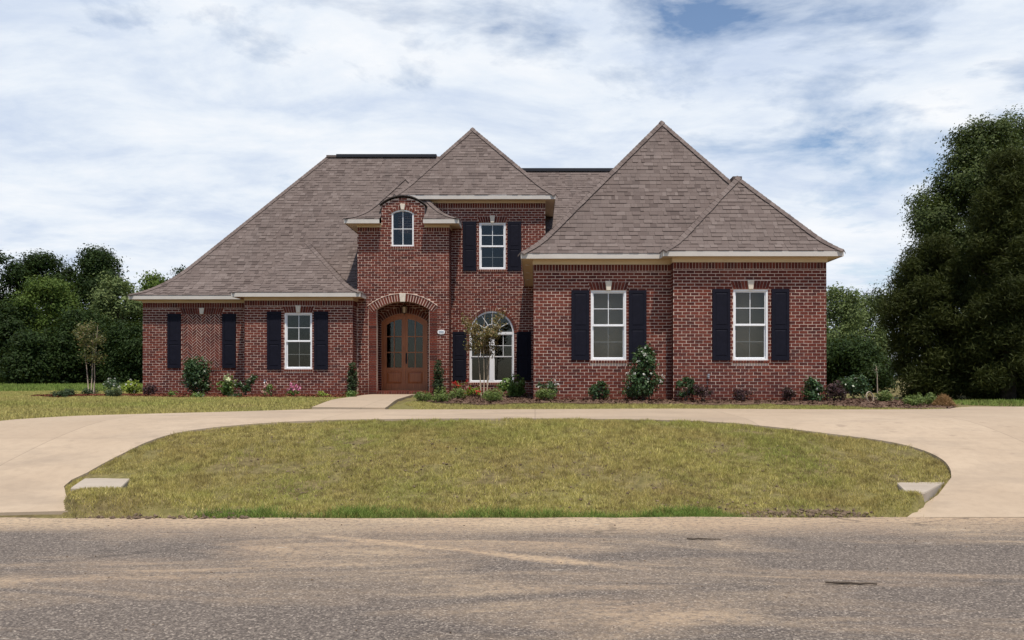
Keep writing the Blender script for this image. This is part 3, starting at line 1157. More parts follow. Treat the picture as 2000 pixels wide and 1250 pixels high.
# ---- left block with the window
TL = 3.925
mf = front(YPL)
pu0, pu1 = XY(478, YPL), XY(689, YPL)
wu = rect(YPL, 556, 609.5, 611, 721)
W1 = Shape(*wu)
wall(mf, R4(pu0, pu1, WB, TL), [W1.poly()])
JA = jack_arch(mf, wu[0], wu[1], wu[3], 0.20)
keystone(mf, (wu[0] + wu[1]) / 2, wu[3] - .005, 0.235)
sl = Shape(wu[0] - .02, wu[1] + .02, wu[2] - .078, wu[2])
lay(mf, pu0, pu1, WB, TL - .165, [W1, JA, sl])
soldier(mf, pu0, pu1, TL - .165, TL)
sill(mf, wu[0] - .02, wu[1] + .02, wu[2])
hung_window(mf, *wu, deep=3.0)
for xa, xb in ((522, 549.5), (613.5, 641)):
    a = rect(YPL, xa, xb, 608.5, 722); shutter(mf, *a)
for Mx, X0 in ((right_side, pu1), (left_side, pu0)):
    mfs = Mx(X0)
    ye = YT if Mx is right_side else YP2
    wall(mfs, R4(YPL + .002, ye + .05, WB, TL), [])
    lay(mfs, YPL + .004, ye, WB, TL - .165, [], off=.07); soldier(mfs, YPL + .004, ye, TL - .165, TL)

# ---- far left block with the herringbone panel
mf = front(YP2)
qu0 = XY(279, YP2)
hp = rect(YP2, 356, 433, 614, 718)
HB = Shape(*hp)
wall(mf, R4(qu0, pu0 + .002, WB, TL), [])
JA = jack_arch(mf, hp[0], hp[1], hp[3], 0.20)
keystone(mf, (hp[0] + hp[1]) / 2, hp[3] + .005, 0.20)
sl = Shape(hp[0], hp[1], hp[2] - .078, hp[2])
lay(mf, qu0, pu0, WB, TL - .165, [HB, JA, sl])
soldier(mf, qu0, pu0, TL - .165, TL)
sill(mf, hp[0], hp[1], hp[2])


def herring():
    """45 degree herringbone clipped to the panel, set slightly back"""
    u0, u1, w0, w1 = hp
    u0 += .045; u1 -= .045
    L, W = 0.200, 0.0667
    from math import cos, sin
    c45 = math.sqrt(.5)
    def clip(poly, f):
        out = []
        for i in range(len(poly)):
            a = poly[i]; b = poly[(i + 1) % len(poly)]
            fa, fb = f(a), f(b)
            if fa >= 0: out.append(a)
            if (fa >= 0) != (fb >= 0):
                t = fa / (fa - fb)
                out.append((a[0] + (b[0] - a[0]) * t, a[1] + (b[1] - a[1]) * t))
        return out
    # pattern in its own axes: L-shaped pairs stepping by W diagonally
    j = J * .45
    for a in range(-40, 41):
        for b in range(-12, 13):
            ox = a * W + b * L * 1.0 + b * L
            oy = a * W - 0 * b
            # horizontal and vertical brick of the pair
            for (x0, y0, x1, y1) in ((ox, oy, ox + L, oy + W), (ox + L, oy + W - L, ox + L + W, oy + W)):
                q = [(x0 + j, y0 + j), (x1 - j, y0 + j), (x1 - j, y1 - j), (x0 + j, y1 - j)]
                r = [((x - y) * c45 + (u0 + u1) / 2, (x + y) * c45 + (w0 + w1) / 2) for x, y in q]
                for f in (lambda p: p[0] - u0, lambda p: u1 - p[0], lambda p: p[1] - w0, lambda p: w1 - p[1]):
                    r = clip(r, f)
                    if len(r) < 3: break
                if len(r) < 3: continue
                k = len(r); d = random.uniform(-.002, .002)
                bricks.add([mf(u, w, .004 + d) for u, w in r] + [mf(u, w, -.02) for u, w in r], [tuple(range(k))] + [(i, (i + 1) % k, k + (i + 1) % k, k + i) for i in range(k)])
    # stack of headers each side
    for (a, b) in ((hp[0], hp[0] + .04), (hp[1] - .04, hp[1])):
        w = w0
        while w < w1 - .03:
            brick_piece(mf, [(a, w + J / 2), (b, w + J / 2), (b, w + BH - J / 2), (a, w + BH - J / 2)], .01)
            w += BH


herring()
for xa, xb in ((327.5, 353.5), (434.5, 461)):
    a = rect(YP2, xa, xb, 613, 719); shutter(mf, *a)
mb = MB(); mb.box(qu0 + .001, qu0 + .2, YP2 + .202, 34.5, WB, TL); hpart(mb, 'wall', M['brick_side'])

# ---- entry tower with arched opening and wall dormer
mf = front(YT)
TT = 6.265
tu0, tu1 = XY(698, YT), XY(877, YT)
du0, du1 = XY(745, YT), XY(829, YT)
dsp, dap = ZZ(402, YT), ZZ(386.5, YT)
dorm = Shape(du0, du1, TT, dap, dsp)
dpts = dorm.poly(12)[1:]     # from right base up and over
outline = [(tu0 - .2, WB), (tu1, WB), (tu1, TT), (du1, TT)] + dpts[1:] + [(du0, TT), (tu0, TT), (tu0, 3.9), (tu0 - .2, 3.9)]
e_u0, e_u1 = XY(735.5, YT), XY(838, YT)
esp, eap = ZZ(604, YT), ZZ(588.5, YT)
ENT = Shape(e_u0, e_u1, 1.0, eap, esp)
wd = rect(YT, 765, 808, 409.5, 481)
WD = Shape(wd[0], wd[1], wd[2], wd[3], ZZ(416.5, YT))
ent_hole = ENT.poly(16)
wall(mf, outline, [ent_hole, WD.poly(12)])
RO = 0.235
ring = ENT.grow(RO)
ring.w0 = esp
ang0 = math.atan2(esp - ENT.cw, e_u1 - ENT.cu)
# arch ring, proud, capped by a pale mortar wash
a_ext = 0.10
arch_ring(mf, ENT.cu, ENT.cw, ENT.r, ENT.r + RO, ang0 - a_ext, math.pi - ang0 + a_ext, 0.031, 0.05)
mb = MB()
n = 30
for i in range(n):
    x0 = ang0 - a_ext + (math.pi - 2 * ang0 + 2 * a_ext) * i / n; x1 = ang0 - a_ext + (math.pi - 2 * ang0 + 2 * a_ext) * (i + 1) / n
    P = lambda r, a: (ENT.cu + r * math.cos(a), ENT.cw + r * math.sin(a))
    r0, r1 = ENT.r + RO - .002, ENT.r + RO + .018
    q = [P(r0, x0), P(r0, x1), P(r1, x1), P(r1, x0)]
    mb.hexa([mf(u, w, .040) for u, w in q] + [mf(u, w, -.01) for u, w in q])
    r0, r1 = ENT.r + .004, ENT.r + RO - .003
    q = [P(r0, x0), P(r0, x1), P(r1, x1), P(r1, x0)]
    mb.hexa([mf(u, w, .026) for u, w in q] + [mf(u, w, -.01) for u, w in q])
hpart(mb, 'arch_mortar', M['mortar'])
keystone(mf, ENT.cu, eap - .02, 0.27, 0.075, 0.105, 0.075)
# banded jambs beside the opening
BW = 0.26
class RingBlock:
    def urange(self, wa, wb):
        w = (wa + wb) / 2
        s = (ENT.r + RO + .02) ** 2 - (w - ENT.cw) ** 2
        if w < esp - .06 or s <= 0: return None
        s = min(math.sqrt(s), (e_u1 - e_u0) / 2 + .26)
        return (ENT.cu - s, ENT.cu + s)
jl = Shape(e_u0 - BW, e_u0, WB, esp - .02); jr = Shape(e_u1, e_u1 + BW, WB, esp - .02)
for s in (jl, jr):
    w = WB
    while w < esp - .04:
        brick_piece(mf, [(s.u0 + J, w + J / 2), (s.u1 - .002, w + J / 2), (s.u1 - .002, w + BH - J / 2), (s.u0 + J, w + BH - J / 2)], .022, -.10)
        w += BH
RB = RingBlock()
sd = Shape(wd[0] - .02, wd[1] + .02, wd[2] - .075, wd[2])
dr = WD.grow(0.10); dr.w0 = WD.spring
dorm_ring = type('X', (), {})()
class DRing:
    def urange(self, wa, wb):
        w = (wa + wb) / 2
        s = (WD.r + .10) ** 2 - (w - WD.cw) ** 2
        if w < WD.spring - .05 or s <= 0: return None
        s = min(math.sqrt(s), (wd[1] - wd[0]) / 2 + .09)
        return (WD.cu - s, WD.cu + s)
lay(mf, tu0, tu1, WB, TT - .14, [ENT, jl, jr, RB, WD, sd])
# soldier under the eave either side of the dormer, running bond inside it
soldier(mf, tu0, du0 - .06, TT - .14, TT); soldier(mf, du1 + .06, tu1, TT - .14, TT)
lay(mf, du0 - .06, du1 + .06, TT - .14, TT, [WD, sd])
class Outside:
    def __init__(s, left): s.left = left
    def urange(self, wa, wb):
        r = dorm.urange(wb, wb + .01)
        if r is None: return (-99, 99) if self.left else None
        return (-99, r[0]) if self.left else (r[1], 99)
lay(mf, du0, du1, TT, dap, [WD, DRing(), Outside(True), Outside(False)], off=.03)
angd = math.atan2(WD.spring - WD.cw, wd[1] - WD.cu)
arch_ring(mf, WD.cu, WD.cw, WD.r, WD.r + .10, angd - .12, math.pi - angd + .12, .022, .12)
keystone(mf, WD.cu, wd[3] - .005, 0.185, 0.05, 0.085, 0.045)
sill(mf, wd[0] - .02, wd[1] + .02, wd[2])
# right return of the tower
mfs = right_side(tu1)
wall(mfs, R4(YT + .002, YC, WB, TT), [])
lay(mfs, YT + .004, YC, WB, TT - .14, [], off=.02); soldier(mfs, YT + .004, YC, TT - .14, TT)
mb = MB(); mb.box(tu0 + .001, tu0 + .2, YT + .202, 28.5, 3.9, TT); hpart(mb, 'wall', M['brick_side'])


def arch_window(Mf, S, label=None):
    fr = MB(); t = 0.045
    inn = Shape(S.u0 + t, S.u1 - t, S.w0 + t, S.w1 - t, None)
    inn = Shape(S.u0 + t, S.u1 - t, S.w0 + t, S.w1 - t, S.spring - .01)
    slab(fr, Mf, S.poly(14), [inn.poly(14)], -0.012, -0.13)
    win = wroot(fr, label)
    wm = S.w0 + t + (S.spring - S.w0) * .49
    um = (S.u0 + S.u1) / 2
    nn = -.06; mw = .010
    mu = MB()
    fbox(mu, Mf, um - mw, um + mw, S.w0 + t, S.w1 - t, nn - .002, nn + .010)
    fbox(mu, Mf, S.u0 + t, um - mw, wm - mw, wm + mw, nn - .002, nn + .010); fbox(mu, Mf, um + mw, S.u1 - t, wm - mw, wm + mw, nn - .002, nn + .010)
    sub_(mu, 'muntin', M['white'], win)
    P = inn.poly(14)
    arc = P[2:]
    rp = [p for p in arc if p[0] > um + 1e-4]; lp = [p for p in arc if p[0] < um - 1e-4]
    pane_(win, Mf, [(um, wm), (inn.u1, wm)] + rp + [(um, inn.w1)], nn - .008)
    pane_(win, Mf, [(inn.u0, wm), (um, wm), (um, inn.w1)] + lp, nn - .008)
    pane_(win, Mf, [(inn.u0, inn.w0), (um, inn.w0), (um, wm), (inn.u0, wm)], nn - .008)
    pane_(win, Mf, [(um, inn.w0), (inn.u1, inn.w0), (inn.u1, wm), (um, wm)], nn - .008)
    room(Mf, S.u0, S.u1, S.w0, S.w1 - .3, 1.6, M['room'])
    return win


arch_window(mf, WD)

# porch inside the arch
YD = 26.1
PF = 1.135
pl0, pl1 = e_u0 - .12, e_u1 + .12
for Mx, X0 in ((right_side, pl0), (left_side, pl1)):
    mfs = Mx(X0)
    wall(mfs, R4(YT + .202, YD + .2, WB, 4.05), [])
    lay(mfs, YT + .202, YD, PF, 4.05, [], off=.03)
mb = MB(); mb.box(pl0 - .2, pl1 + .2, YT + .203, YD + .3, 4.06, 4.12); hpart(mb, 'porch_ceiling', M['frieze'])
mfd = front(YD)
dcx = XY(790, YD)
d0, d1 = dcx - .755, dcx + .755
DOOR = Shape(d0, d1, PF, ZZ(612, YD), ZZ(629, YD))
wall(mfd, R4(pl0 - .1, pl1 + .1, WB, 4.05), [DOOR.poly(16)])
class DR2:
    def urange(self, wa, wb):
        w = (wa + wb) / 2
        s = (DOOR.r + .20) ** 2 - (w - DOOR.cw) ** 2
        if w < DOOR.spring - .03 or s <= 0: return None
        s = min(math.sqrt(s), (d1 - d0) / 2 + .2)
        return (DOOR.cu - s, DOOR.cu + s)
lay(mfd, pl0, pl1, PF, 4.05, [DOOR, DR2()])
aD = math.atan2(DOOR.spring - DOOR.cw, d1 - DOOR.cu)
arch_ring(mfd, DOOR.cu, DOOR.cw, DOOR.r, DOOR.r + .2, aD - .1, math.pi - aD + .1, .014)
# porch floor with rowlock edge
mb = MB(); mb.box(pl0 - .02, pl1 + .02, YT + .02, YD + .3, WB, PF - .012); hpart(mb, 'porch_floor', M['mortar'])
n = 21
for i in range(n):
    a = e_u0 + (e_u1 - e_u0) * i / n; b = e_u0 + (e_u1 - e_u0) * (i + 1) / n
    brick_piece(mf, [(a + J / 2, PF - .115), (b - J / 2, PF - .115), (b - J / 2, PF - .005), (a + J / 2, PF - .005)], .03, -.19)
lay(mf, e_u0, e_u1, PF - .115 - 2 * BH, PF - .115, [])
for r in range(9):
    ya = YT + .20 + r * .105
    for i in range(9):
        a = pl0 + (i + (r % 2) * .5 - .5) * BL; b = a + BL
        a = max(a, pl0) + J / 2; b = min(b, pl1) - J / 2
        if b - a > .03: bricks.hexa([(a, ya + J / 2, PF), (b, ya + J / 2, PF), (b, ya + .105 - J / 2, PF), (a, ya + .105 - J / 2, PF), (a, ya + J / 2, PF - .04), (b, ya + J / 2, PF - .04), (b, ya + .105 - J / 2, PF - .04), (a, ya + .105 - J / 2, PF - .04)])

# door casing and two arched leaves
mb = MB()
inn = Shape(d0 + .05, d1 - .05, PF + .03, DOOR.w1 - .05, DOOR.spring - .02)
slab(mb, mfd, DOOR.poly(16), [inn.poly(16)], -.005, -.14)
hpart(mb, 'door_frame', M['wood'])


def leaf_door(sgn):
    um = DOOR.cu
    full = inn
    arc = full.poly(24)[2:]
    if sgn > 0:
        pts = [(um + .003, full.w0), (full.u1 - .003, full.w0)] + [p for p in arc if p[0] > um + .003] + [(um + .003, full.w1)]
    else:
        pts = [(full.u0 + .003, full.w0), (um - .003, full.w0), (um - .003, full.w1)] + [p for p in arc if p[0] < um - .003]
    ua = (um + .10) if sgn > 0 else (full.u0 + .115); ub = (full.u1 - .115) if sgn > 0 else (um - .10)
    g0, wtop = full.w0 + .72, None
    topf = lambda u: full.cw + math.sqrt(max(0, (full.r - .13) ** 2 - (u - full.cu) ** 2))
    uc = (ua + ub) / 2; mw = .016
    cols_ = [(ua, uc - mw), (uc + mw, ub)]
    hs = [g0, g0 + .50, g0 + 1.02]
    holes = []
    for (a, b) in cols_:
        for r in range(3):
            lo = hs[r] + (mw if r else 0)
            if r < 2: holes.append([(a, lo), (b, lo), (b, hs[r + 1] - mw), (a, hs[r + 1] - mw)])
            else:
                holes.append([(a, lo), (b, lo)] + [(b + (a - b) * i / 5, topf(b + (a - b) * i / 5)) for i in range(6)])
    pan = [(ua, full.w0 + .20), (ub, full.w0 + .20), (ub, full.w0 + .58), (ua, full.w0 + .58)]
    mb = MB()
    slab(mb, mfd, pts, holes + [pan], -.055, -.10)
    d = hpart(mb, 'door', M['wood'])
    for h in holes: pane_(d, mfd, h, -.078)
    p = MB()
    a, b, c, e = ua, ub, full.w0 + .20, full.w0 + .58
    p.hexa([mfd(a + .06, c + .06, -.058), mfd(b - .06, c + .06, -.058), mfd(b - .06, e - .06, -.058), mfd(a + .06, e - .06, -.058), mfd(a, c, -.082), mfd(b, c, -.082), mfd(b, e, -.082), mfd(a, e, -.082)])
    sub_(p, 'panel', M['wood'], d)
    # bolection rail under the glass
    q = MB(); fbox(q, mfd, ua - .03, ub + .03, full.w0 + .62, full.w0 + .675, -.0545, -.035); sub_(q, 'rail', M['wood'], d)
    if sgn > 0:
        h = MB()
        hu = um + .05
        fbox(h, mfd, hu - .025, hu + .025, full.w0 + .85, full.w0 + 1.20, -.0545, -.047)
        h.tube([mfd(hu, full.w0 + .90, -.05), mfd(hu, full.w0 + .91, .0), mfd(hu, full.w0 + 1.0, .012), mfd(hu, full.w0 + 1.09, .0), mfd(hu, full.w0 + 1.10, -.05)], [.011] * 5, 8)
        h.lathe([(.024, 0), (.028, -.01), (.02, -.03), (.001, -.035)], mfd(hu, full.w0 + 1.16, -.047), 12, 'y')
        sub_(h, 'handle', M['black'], d)


leaf_door(-1); leaf_door(1)
mb = MB(); fbox(mb, mfd, DOOR.cu - .03, DOOR.cu + .03, inn.w0, inn.w1 - .03, -.054, -.030); hpart(mb, 'astragal', M['wood'])
room(mfd, d0, d1, PF + .35, DOOR.w1 - .3, 3.0, M['room'])

# hanging lantern (a thing of its own)
lx, ly, lz = XY(790, 25.5), 25.5, ZZ(612, 25.5)
lan = empty('hanging_lantern', (lx, ly, lz))
tag(lan, 'small bronze lantern hanging in the arched brick porch', 'lantern')
mb = MB()
mb.lathe([(.018, .46), (.018, .30), (.02, .285)], (0, 0, 0), 8)
mb.lathe([(.02, .29), (.10, .22), (.115, .21), (.115, .195), (.09, .195)], (0, 0, 0), 6)
mb.lathe([(.06, .0), (.07, .012), (.02, -.02), (.005, -.05)], (0, 0, 0), 6)
for k in range(6):
    t = k * math.pi / 3
    mb.tube([(.066 * math.cos(t), .066 * math.sin(t), .0), (.098 * math.cos(t), .098 * math.sin(t), .2)], [.006, .006], 5)
mb.build('cage', M['bronze'], lan)
mb = MB(); mb.lathe([(.056, .012), (.088, .195)], (0, 0, 0), 6); mb.build('glass', M['lamp_glass'], lan)

# ---- recessed two-storey wall
mf = front(YC)
TC = 7.165
cu0, cu1 = tu1 - .1, XY(1065, YC)
wa = rect(YC, 936, 987.5, 435, 526)
W4 = Shape(*wa)
wb = rect(YC, 917, 1004, 607.5, 747)
W5 = Shape(wb[0], wb[1], wb[2], wb[3], ZZ(650.5, YC))
wall(mf, [(cu0, WB), (cu1, WB), (cu1, TC), (-4.4, TC), (-4.4, 6.2), (cu0, 6.2)], [W4.poly(), W5.poly(22)])
lay(mf, -4.4, cu0 - J, 6.2, TC - .165, []); soldier(mf, -4.4, cu0 - J, TC - .165, TC)
JA = jack_arch(mf, wa[0], wa[1], wa[3], 0.20)
keystone(mf, (wa[0] + wa[1]) / 2, wa[3] - .005, 0.235)
sl = Shape(wa[0] - .02, wa[1] + .02, wa[2] - .078, wa[2])
sl2 = Shape(wb[0] - .02, wb[1] + .02, wb[2] - .078, wb[2])
class R5:
    def urange(self, wa_, wb_):
        w = (wa_ + wb_) / 2
        s = (W5.r + .11) ** 2 - (w - W5.cw) ** 2
        if w < W5.spring or s <= 0: return None
        s = math.sqrt(s)
        return (W5.cu - s, W5.cu + s)
lay(mf, cu0, cu1, WB, TC - .165, [W4, JA, sl, W5, R5(), sl2])
soldier(mf, cu0, cu1, TC - .165, TC)
sill(mf, wa[0] - .02, wa[1] + .02, wa[2]); sill(mf, wb[0] - .02, wb[1] + .02, wb[2])
a5 = math.atan2(W5.spring - W5.cw, wb[1] - W5.cu)
arch_ring(mf, W5.cu, W5.cw, W5.r, W5.r + .11, a5, math.pi - a5, .018)
hung_window(mf, *wa, deep=3.0)
for xa, xb in ((904, 930.5), (991.5, 1018)):
    a = rect(YC, xa, xb, 433, 529); shutter(mf, *a)
for xa, xb in ((884, 911), (1009, 1037)):
    a = rect(YC, xa, xb, 648, 743); shutter(mf, *a)


def palladian(Mf, S):
    t = .05
    fr = MB()
    inn = Shape(S.u0 + t, S.u1 - t, S.w0 + t, S.w1 - t, S.spring)
    tr0, tr1 = S.spring - .045, S.spring + .04
    um = (S.u0 + S.u1) / 2
    arc = [p for p in inn.poly(22)[2:] if p[1] > tr1 + .005]
    s = math.sqrt(inn.r ** 2 - (tr1 - inn.cw) ** 2)
    fan = [(inn.cu - s, tr1), (inn.cu + s, tr1)] + arc
    left = R4(inn.u0, um - .065, inn.w0, tr0); right = R4(um + .065, inn.u1, inn.w0, tr0)
    slab(fr, Mf, S.poly(22), [fan, left, right], -.012, -.13)
    win = wroot(fr, 'white arched picture window with fan light')
    nn = -.06
    # fan bars
    mu = MB(); mw = .009
    c = (inn.cu, tr1)
    for a in (30, 60, 90, 120, 150):
        ca, sa = math.cos(R(a)), math.sin(R(a))
        lo, hi = .25, inn.r - .02
        p0 = (c[0] + ca * lo, c[1] + sa * lo); p1 = (c[0] + ca * hi * .98, c[1] + sa * (hi - .06))
        d = (-sa * mw, ca * mw)
        mu.hexa([Mf(p0[0] - d[0], p0[1] - d[1], nn + .008), Mf(p1[0] - d[0], p1[1] - d[1], nn + .008), Mf(p1[0] + d[0], p1[1] + d[1], nn + .008), Mf(p0[0] + d[0], p0[1] + d[1], nn + .008)] + [Mf(q[0], q[1], nn - .003) for q in ((p0[0] - d[0], p0[1] - d[1]), (p1[0] - d[0], p1[1] - d[1]), (p1[0] + d[0], p1[1] + d[1]), (p0[0] + d[0], p0[1] + d[1]))])
    for i in range(12):
        a0, a1 = math.pi * i / 12, math.pi * (i + 1) / 12
        q = [(c[0] + r * math.cos(a), c[1] + r * math.sin(a)) for r, a in ((.241, a0), (.259, a0), (.259, a1), (.241, a1))]
        mu.hexa([Mf(u, w, nn + .006) for u, w in q] + [Mf(u, w, nn - .003) for u, w in q])
    sub_(mu, 'fan_bar', M['white'], win)
    pane_(win, Mf, fan, nn - .012)
    for (a, b) in ((inn.u0, um - .065), (um + .065, inn.u1)):
        wm = inn.w0 + (tr0 - inn.w0) * .52
        sm = MB(); s_ = .022
        for (lo, hi, nz) in ((wm, tr0, -.05), (inn.w0, wm, -.075)):
            for (p, q, e, f) in ((a, a + s_, lo, hi), (b - s_, b, lo, hi), (a + s_, b - s_, hi - s_, hi), (a + s_, b - s_, lo, lo + s_)):
                fbox(sm, Mf, p, q, e, f, nz - .025, nz + .01)
        sub_(sm, 'sash', M['white'], win)
        um2 = (a + b) / 2; hm = (wm + tr0) / 2
        for (A, B) in ((a + s_, um2), (um2, b - s_)):
            pane_(win, Mf, R4(A, B, hm, tr0 - s_), -.058); pane_(win, Mf, R4(A, B, wm + s_, hm), -.058)
            pane_(win, Mf, R4(A, B, inn.w0 + s_, wm - s_), -.083)
        mm = MB(); mw = .008
        fbox(mm, Mf, um2 - mw, um2 + mw, wm + s_, tr0 - s_, -.055, -.046)
        fbox(mm, Mf, a + s_, um2 - mw, hm - mw, hm + mw, -.055, -.046); fbox(mm, Mf, um2 + mw, b - s_, hm - mw, hm + mw, -.055, -.046)
        sub_(mm, 'muntin', M['white'], win)
    room(Mf, S.u0, S.u1, S.w0, S.w1, 3.0, M['room'])


palladian(mf, W5)
# right return of the second storey
mb = MB(); mb.box(cu1 - .2, cu1 - .001, YC + .202, 29, 4.2, TC); hpart(mb, 'wall', M['brick_side'])

# joined brickwork and the single bricks
o = hpart(bricks, 'brickwork', M['brick']); tag(o, kind='stuff')
variants = []
for k in range(6):
    mb = MB()
    l, h = (BL - J) / 2, (BH - J) / 2
    e = random.uniform(-.0015, .0015); d = random.uniform(-.002, .003); f = random.uniform(-.002, .002)
    mb.hexa([(-l, -.004 - d, -h + e), (l, -.004 - d - f, -h - e), (l, -.004 - d - f, h - e), (-l, -.004 - d, h + e), (-l, .03, -h), (l, .03, -h), (l, .03, h), (-l, .03, h)])
    m = mb.mesh('brick'); m.materials.append(M['brick']); variants.append(m)
for (x, y, z) in singles:
    o = bpy.data.objects.new('brick', random.choice(variants)); col.objects.link(o)
    o.parent = wall_b; o.location = (x, y, z)

# small fittings on the walls
def hose_bib(px, py, Y0, label):
    x, z = XY(px, Y0), ZZ(py, Y0)
    t = empty('hose_tap', (x, Y0 - .01, z)); tag(t, label, 'tap')
    mb = MB()
    mb.lathe([(.028, .0), (.030, -.01), (.014, -.014), (.014, -.07), (.018, -.075)], (0, 0, 0), 10, 'y')
    mb.tube([(0, -.065, .0), (0, -.085, -.01), (0, -.09, -.05)], [.013, .014, .016], 8)
    mb.build('spout', M['steel'], t)
    mb = MB(); mb.lathe([(.012, .0), (.012, .03)], (0, -.05, .01), 8); mb.lathe([(.035, .03), (.038, .037), (.035, .044)], (0, -.05, .01), 10)
    mb.build('valve_wheel', M['steel'], t)
hose_bib(518.5, 745, YPL, 'grey garden tap on brick wall beside the small single window')
hose_bib(1383, 735, YB, 'grey garden tap on the brick wall under the rightmost shutters')

# address plaque
x, z = XY(862, YT), ZZ(648.5, YT)
pq = empty('address_plaque', (x, YT - .012, z)); tag(pq, 'small pale scalloped plaque on brick beside the arched entry', 'plaque')
mb = MB()
pts = []
for i in range(28):
    a = 2 * math.pi * i / 28
    r = 1 + .06 * math.cos(a * 8)
    pts.append((.112 * r * math.copysign(abs(math.cos(a)) ** .6, math.cos(a)), .068 * r * math.copysign(abs(math.sin(a)) ** .6, math.sin(a))))
k = len(pts)
mb.add([(u, -.018, w) for u, w in pts] + [(u, 0, w) for u, w in pts], [tuple(range(k)), tuple(range(2 * k - 1, k - 1, -1))] + [(i, (i + 1) % k, k + (i + 1) % k, k + i) for i in range(k)])
mb.build('backplate', M['white'], pq)
mb = MB(); mb.hexa([(-.07, -.022, -.036), (.07, -.022, -.036), (.07, -.022, .036), (-.07, -.022, .036), (-.075, -.018, -.04), (.075, -.018, -.04), (.075, -.018, .04), (-.075, -.018, .04)])
mb.build('face', M['steel'], pq)

# ------------------------------------------------------------------ roofs
deck = MB()
shing = MB()
sh_single = []     # (matrix, width)
EXPO = 0.143


class Hip:
    def __init__(self, run, fr, k):
        self.s0 = min(.9, fr / run); self.k = k
        s0 = self.s0
        self.m = 1.0 / (s0 * (k + (1 - k) / 2) + (1 - s0))

    def g(self, s):
        s0, k, m = self.s0, self.k, self.m
        if s < s0: return m * (k * s + (1 - k) * s * s / (2 * s0))
        return m * (s0 * (k + (1 - k) / 2) + (s - s0))


def roof_face(A, B, C, D, ze, zt, hip, skip=None, shingles=True, single=False):
    """eave A->B (xy), top edge D (above A) -> C (above B)"""
    A, B, C, D = [Vector(p) for p in (A, B, C, D)]
    u = (B - A).normalized()
    p = Vector((-u.y, u.x))
    if (D - A).dot(p) < 0: p = -p
    run = (D - A).dot(p)
    aD, bC = (D - A).dot(u), (C - A).dot(u)
    bL = (B - A).length
    # arc-length table
    K = 400
    ss = [i / K for i in range(K + 1)]
    zs = [ze + (zt - ze) * hip.g(s) for s in ss]
    ln = [0.0]
    for i in range(K): ln.append(ln[-1] + math.hypot(run / K, zs[i + 1] - zs[i]))
    tot = ln[-1]
    nc = max(1, round(tot / EXPO))
    cuts = [float(np.interp(tot * i / nc, ln, ss)) for i in range(nc + 1)]
    def pos(uu, s, nn=0.0, nrm=None):
        q = A + u * uu + p * (run * s)
        z = ze + (zt - ze) * hip.g(s)
        r = Vector((q.x, q.y, z))
        if nn: r = r + nrm * nn
        return r
    for i in range(nc):
        s0, s1 = cuts[i], cuts[i + 1]
        a0, b0 = aD * s0, bL + (bC - bL) * s0
        a1, b1 = aD * s1, bL + (bC - bL) * s1
        dv = pos(0, s1) - pos(0, s0)
        u3 = Vector((u.x, u.y, 0)); v3 = dv.normalized()
        nrm = u3.cross(v3)
        if nrm.z < 0: nrm = -nrm
        sk = skip(pos(0, s0).y if abs(u.x) > .5 else 0) if skip else None
        segs = [(-1e9, 1e9)]
        if sk:
            segs = [(-1e9, sk[0] - A.x), (sk[1] - A.x, 1e9)]
        for (c0, c1) in segs:
            l0, r0 = max(a0, c0), min(b0, c1); l1, r1 = max(a1, c0), min(b1, c1)
            if r0 <= l0: continue
            r1 = max(r1, l1)
            deck.add([tuple(pos(l0, s0)), tuple(pos(r0, s0)), tuple(pos(r1, s1)), tuple(pos(l1, s1))], [(0, 1, 2, 3)])
            if not shingles: continue
            x = l0 - random.uniform(0, .3)
            while x < max(r0, r1):
                w = random.choice((.09, .12, .15, .18, .22, .27))
                lo, hi = x, x + w - .004
                th = random.choice((.006, .009, .016, .020))
                L0, H0 = max(lo, l0), min(hi, r0); L1, H1 = max(lo, l1), min(hi, r1)
                full = (lo >= l0 and hi <= r0 and lo >= l1 and hi <= r1)
                x += w
                if H0 - L0 < .012 and H1 - L1 < .012: continue
                H0 = max(H0, L0); H1 = max(H1, L1)
                if single and full and len(sh_single) < 300 and w >= .18 and s0 > hip.s0:
                    mid = (lo + hi) / 2
                    mt = Matrix.Identity(4)
                    mt.col[0].xyz = u3; mt.col[1].xyz = v3; mt.col[2].xyz = nrm
                    mt.col[3].xyz = pos(mid, s0)
                    sh_single.append((mt, w, th, dv.length))
                    continue
                q0 = pos(L0, s0 - .0015); q1 = pos(H0, s0 - .0015); q2 = pos(H1, s1); q3 = pos(L1, s1)
                t0 = nrm * th; t1 = nrm * .0025
                shing.add([tuple(q0 + t0), tuple(q1 + t0), tuple(q2 + t1), tuple(q3 + t1), tuple(q0), tuple(q1), tuple(q2), tuple(q3)],
                          [(0, 1, 2, 3), (4, 5, 1, 0), (5, 6, 2, 1), (7, 4, 0, 3)])
    return pos, hip


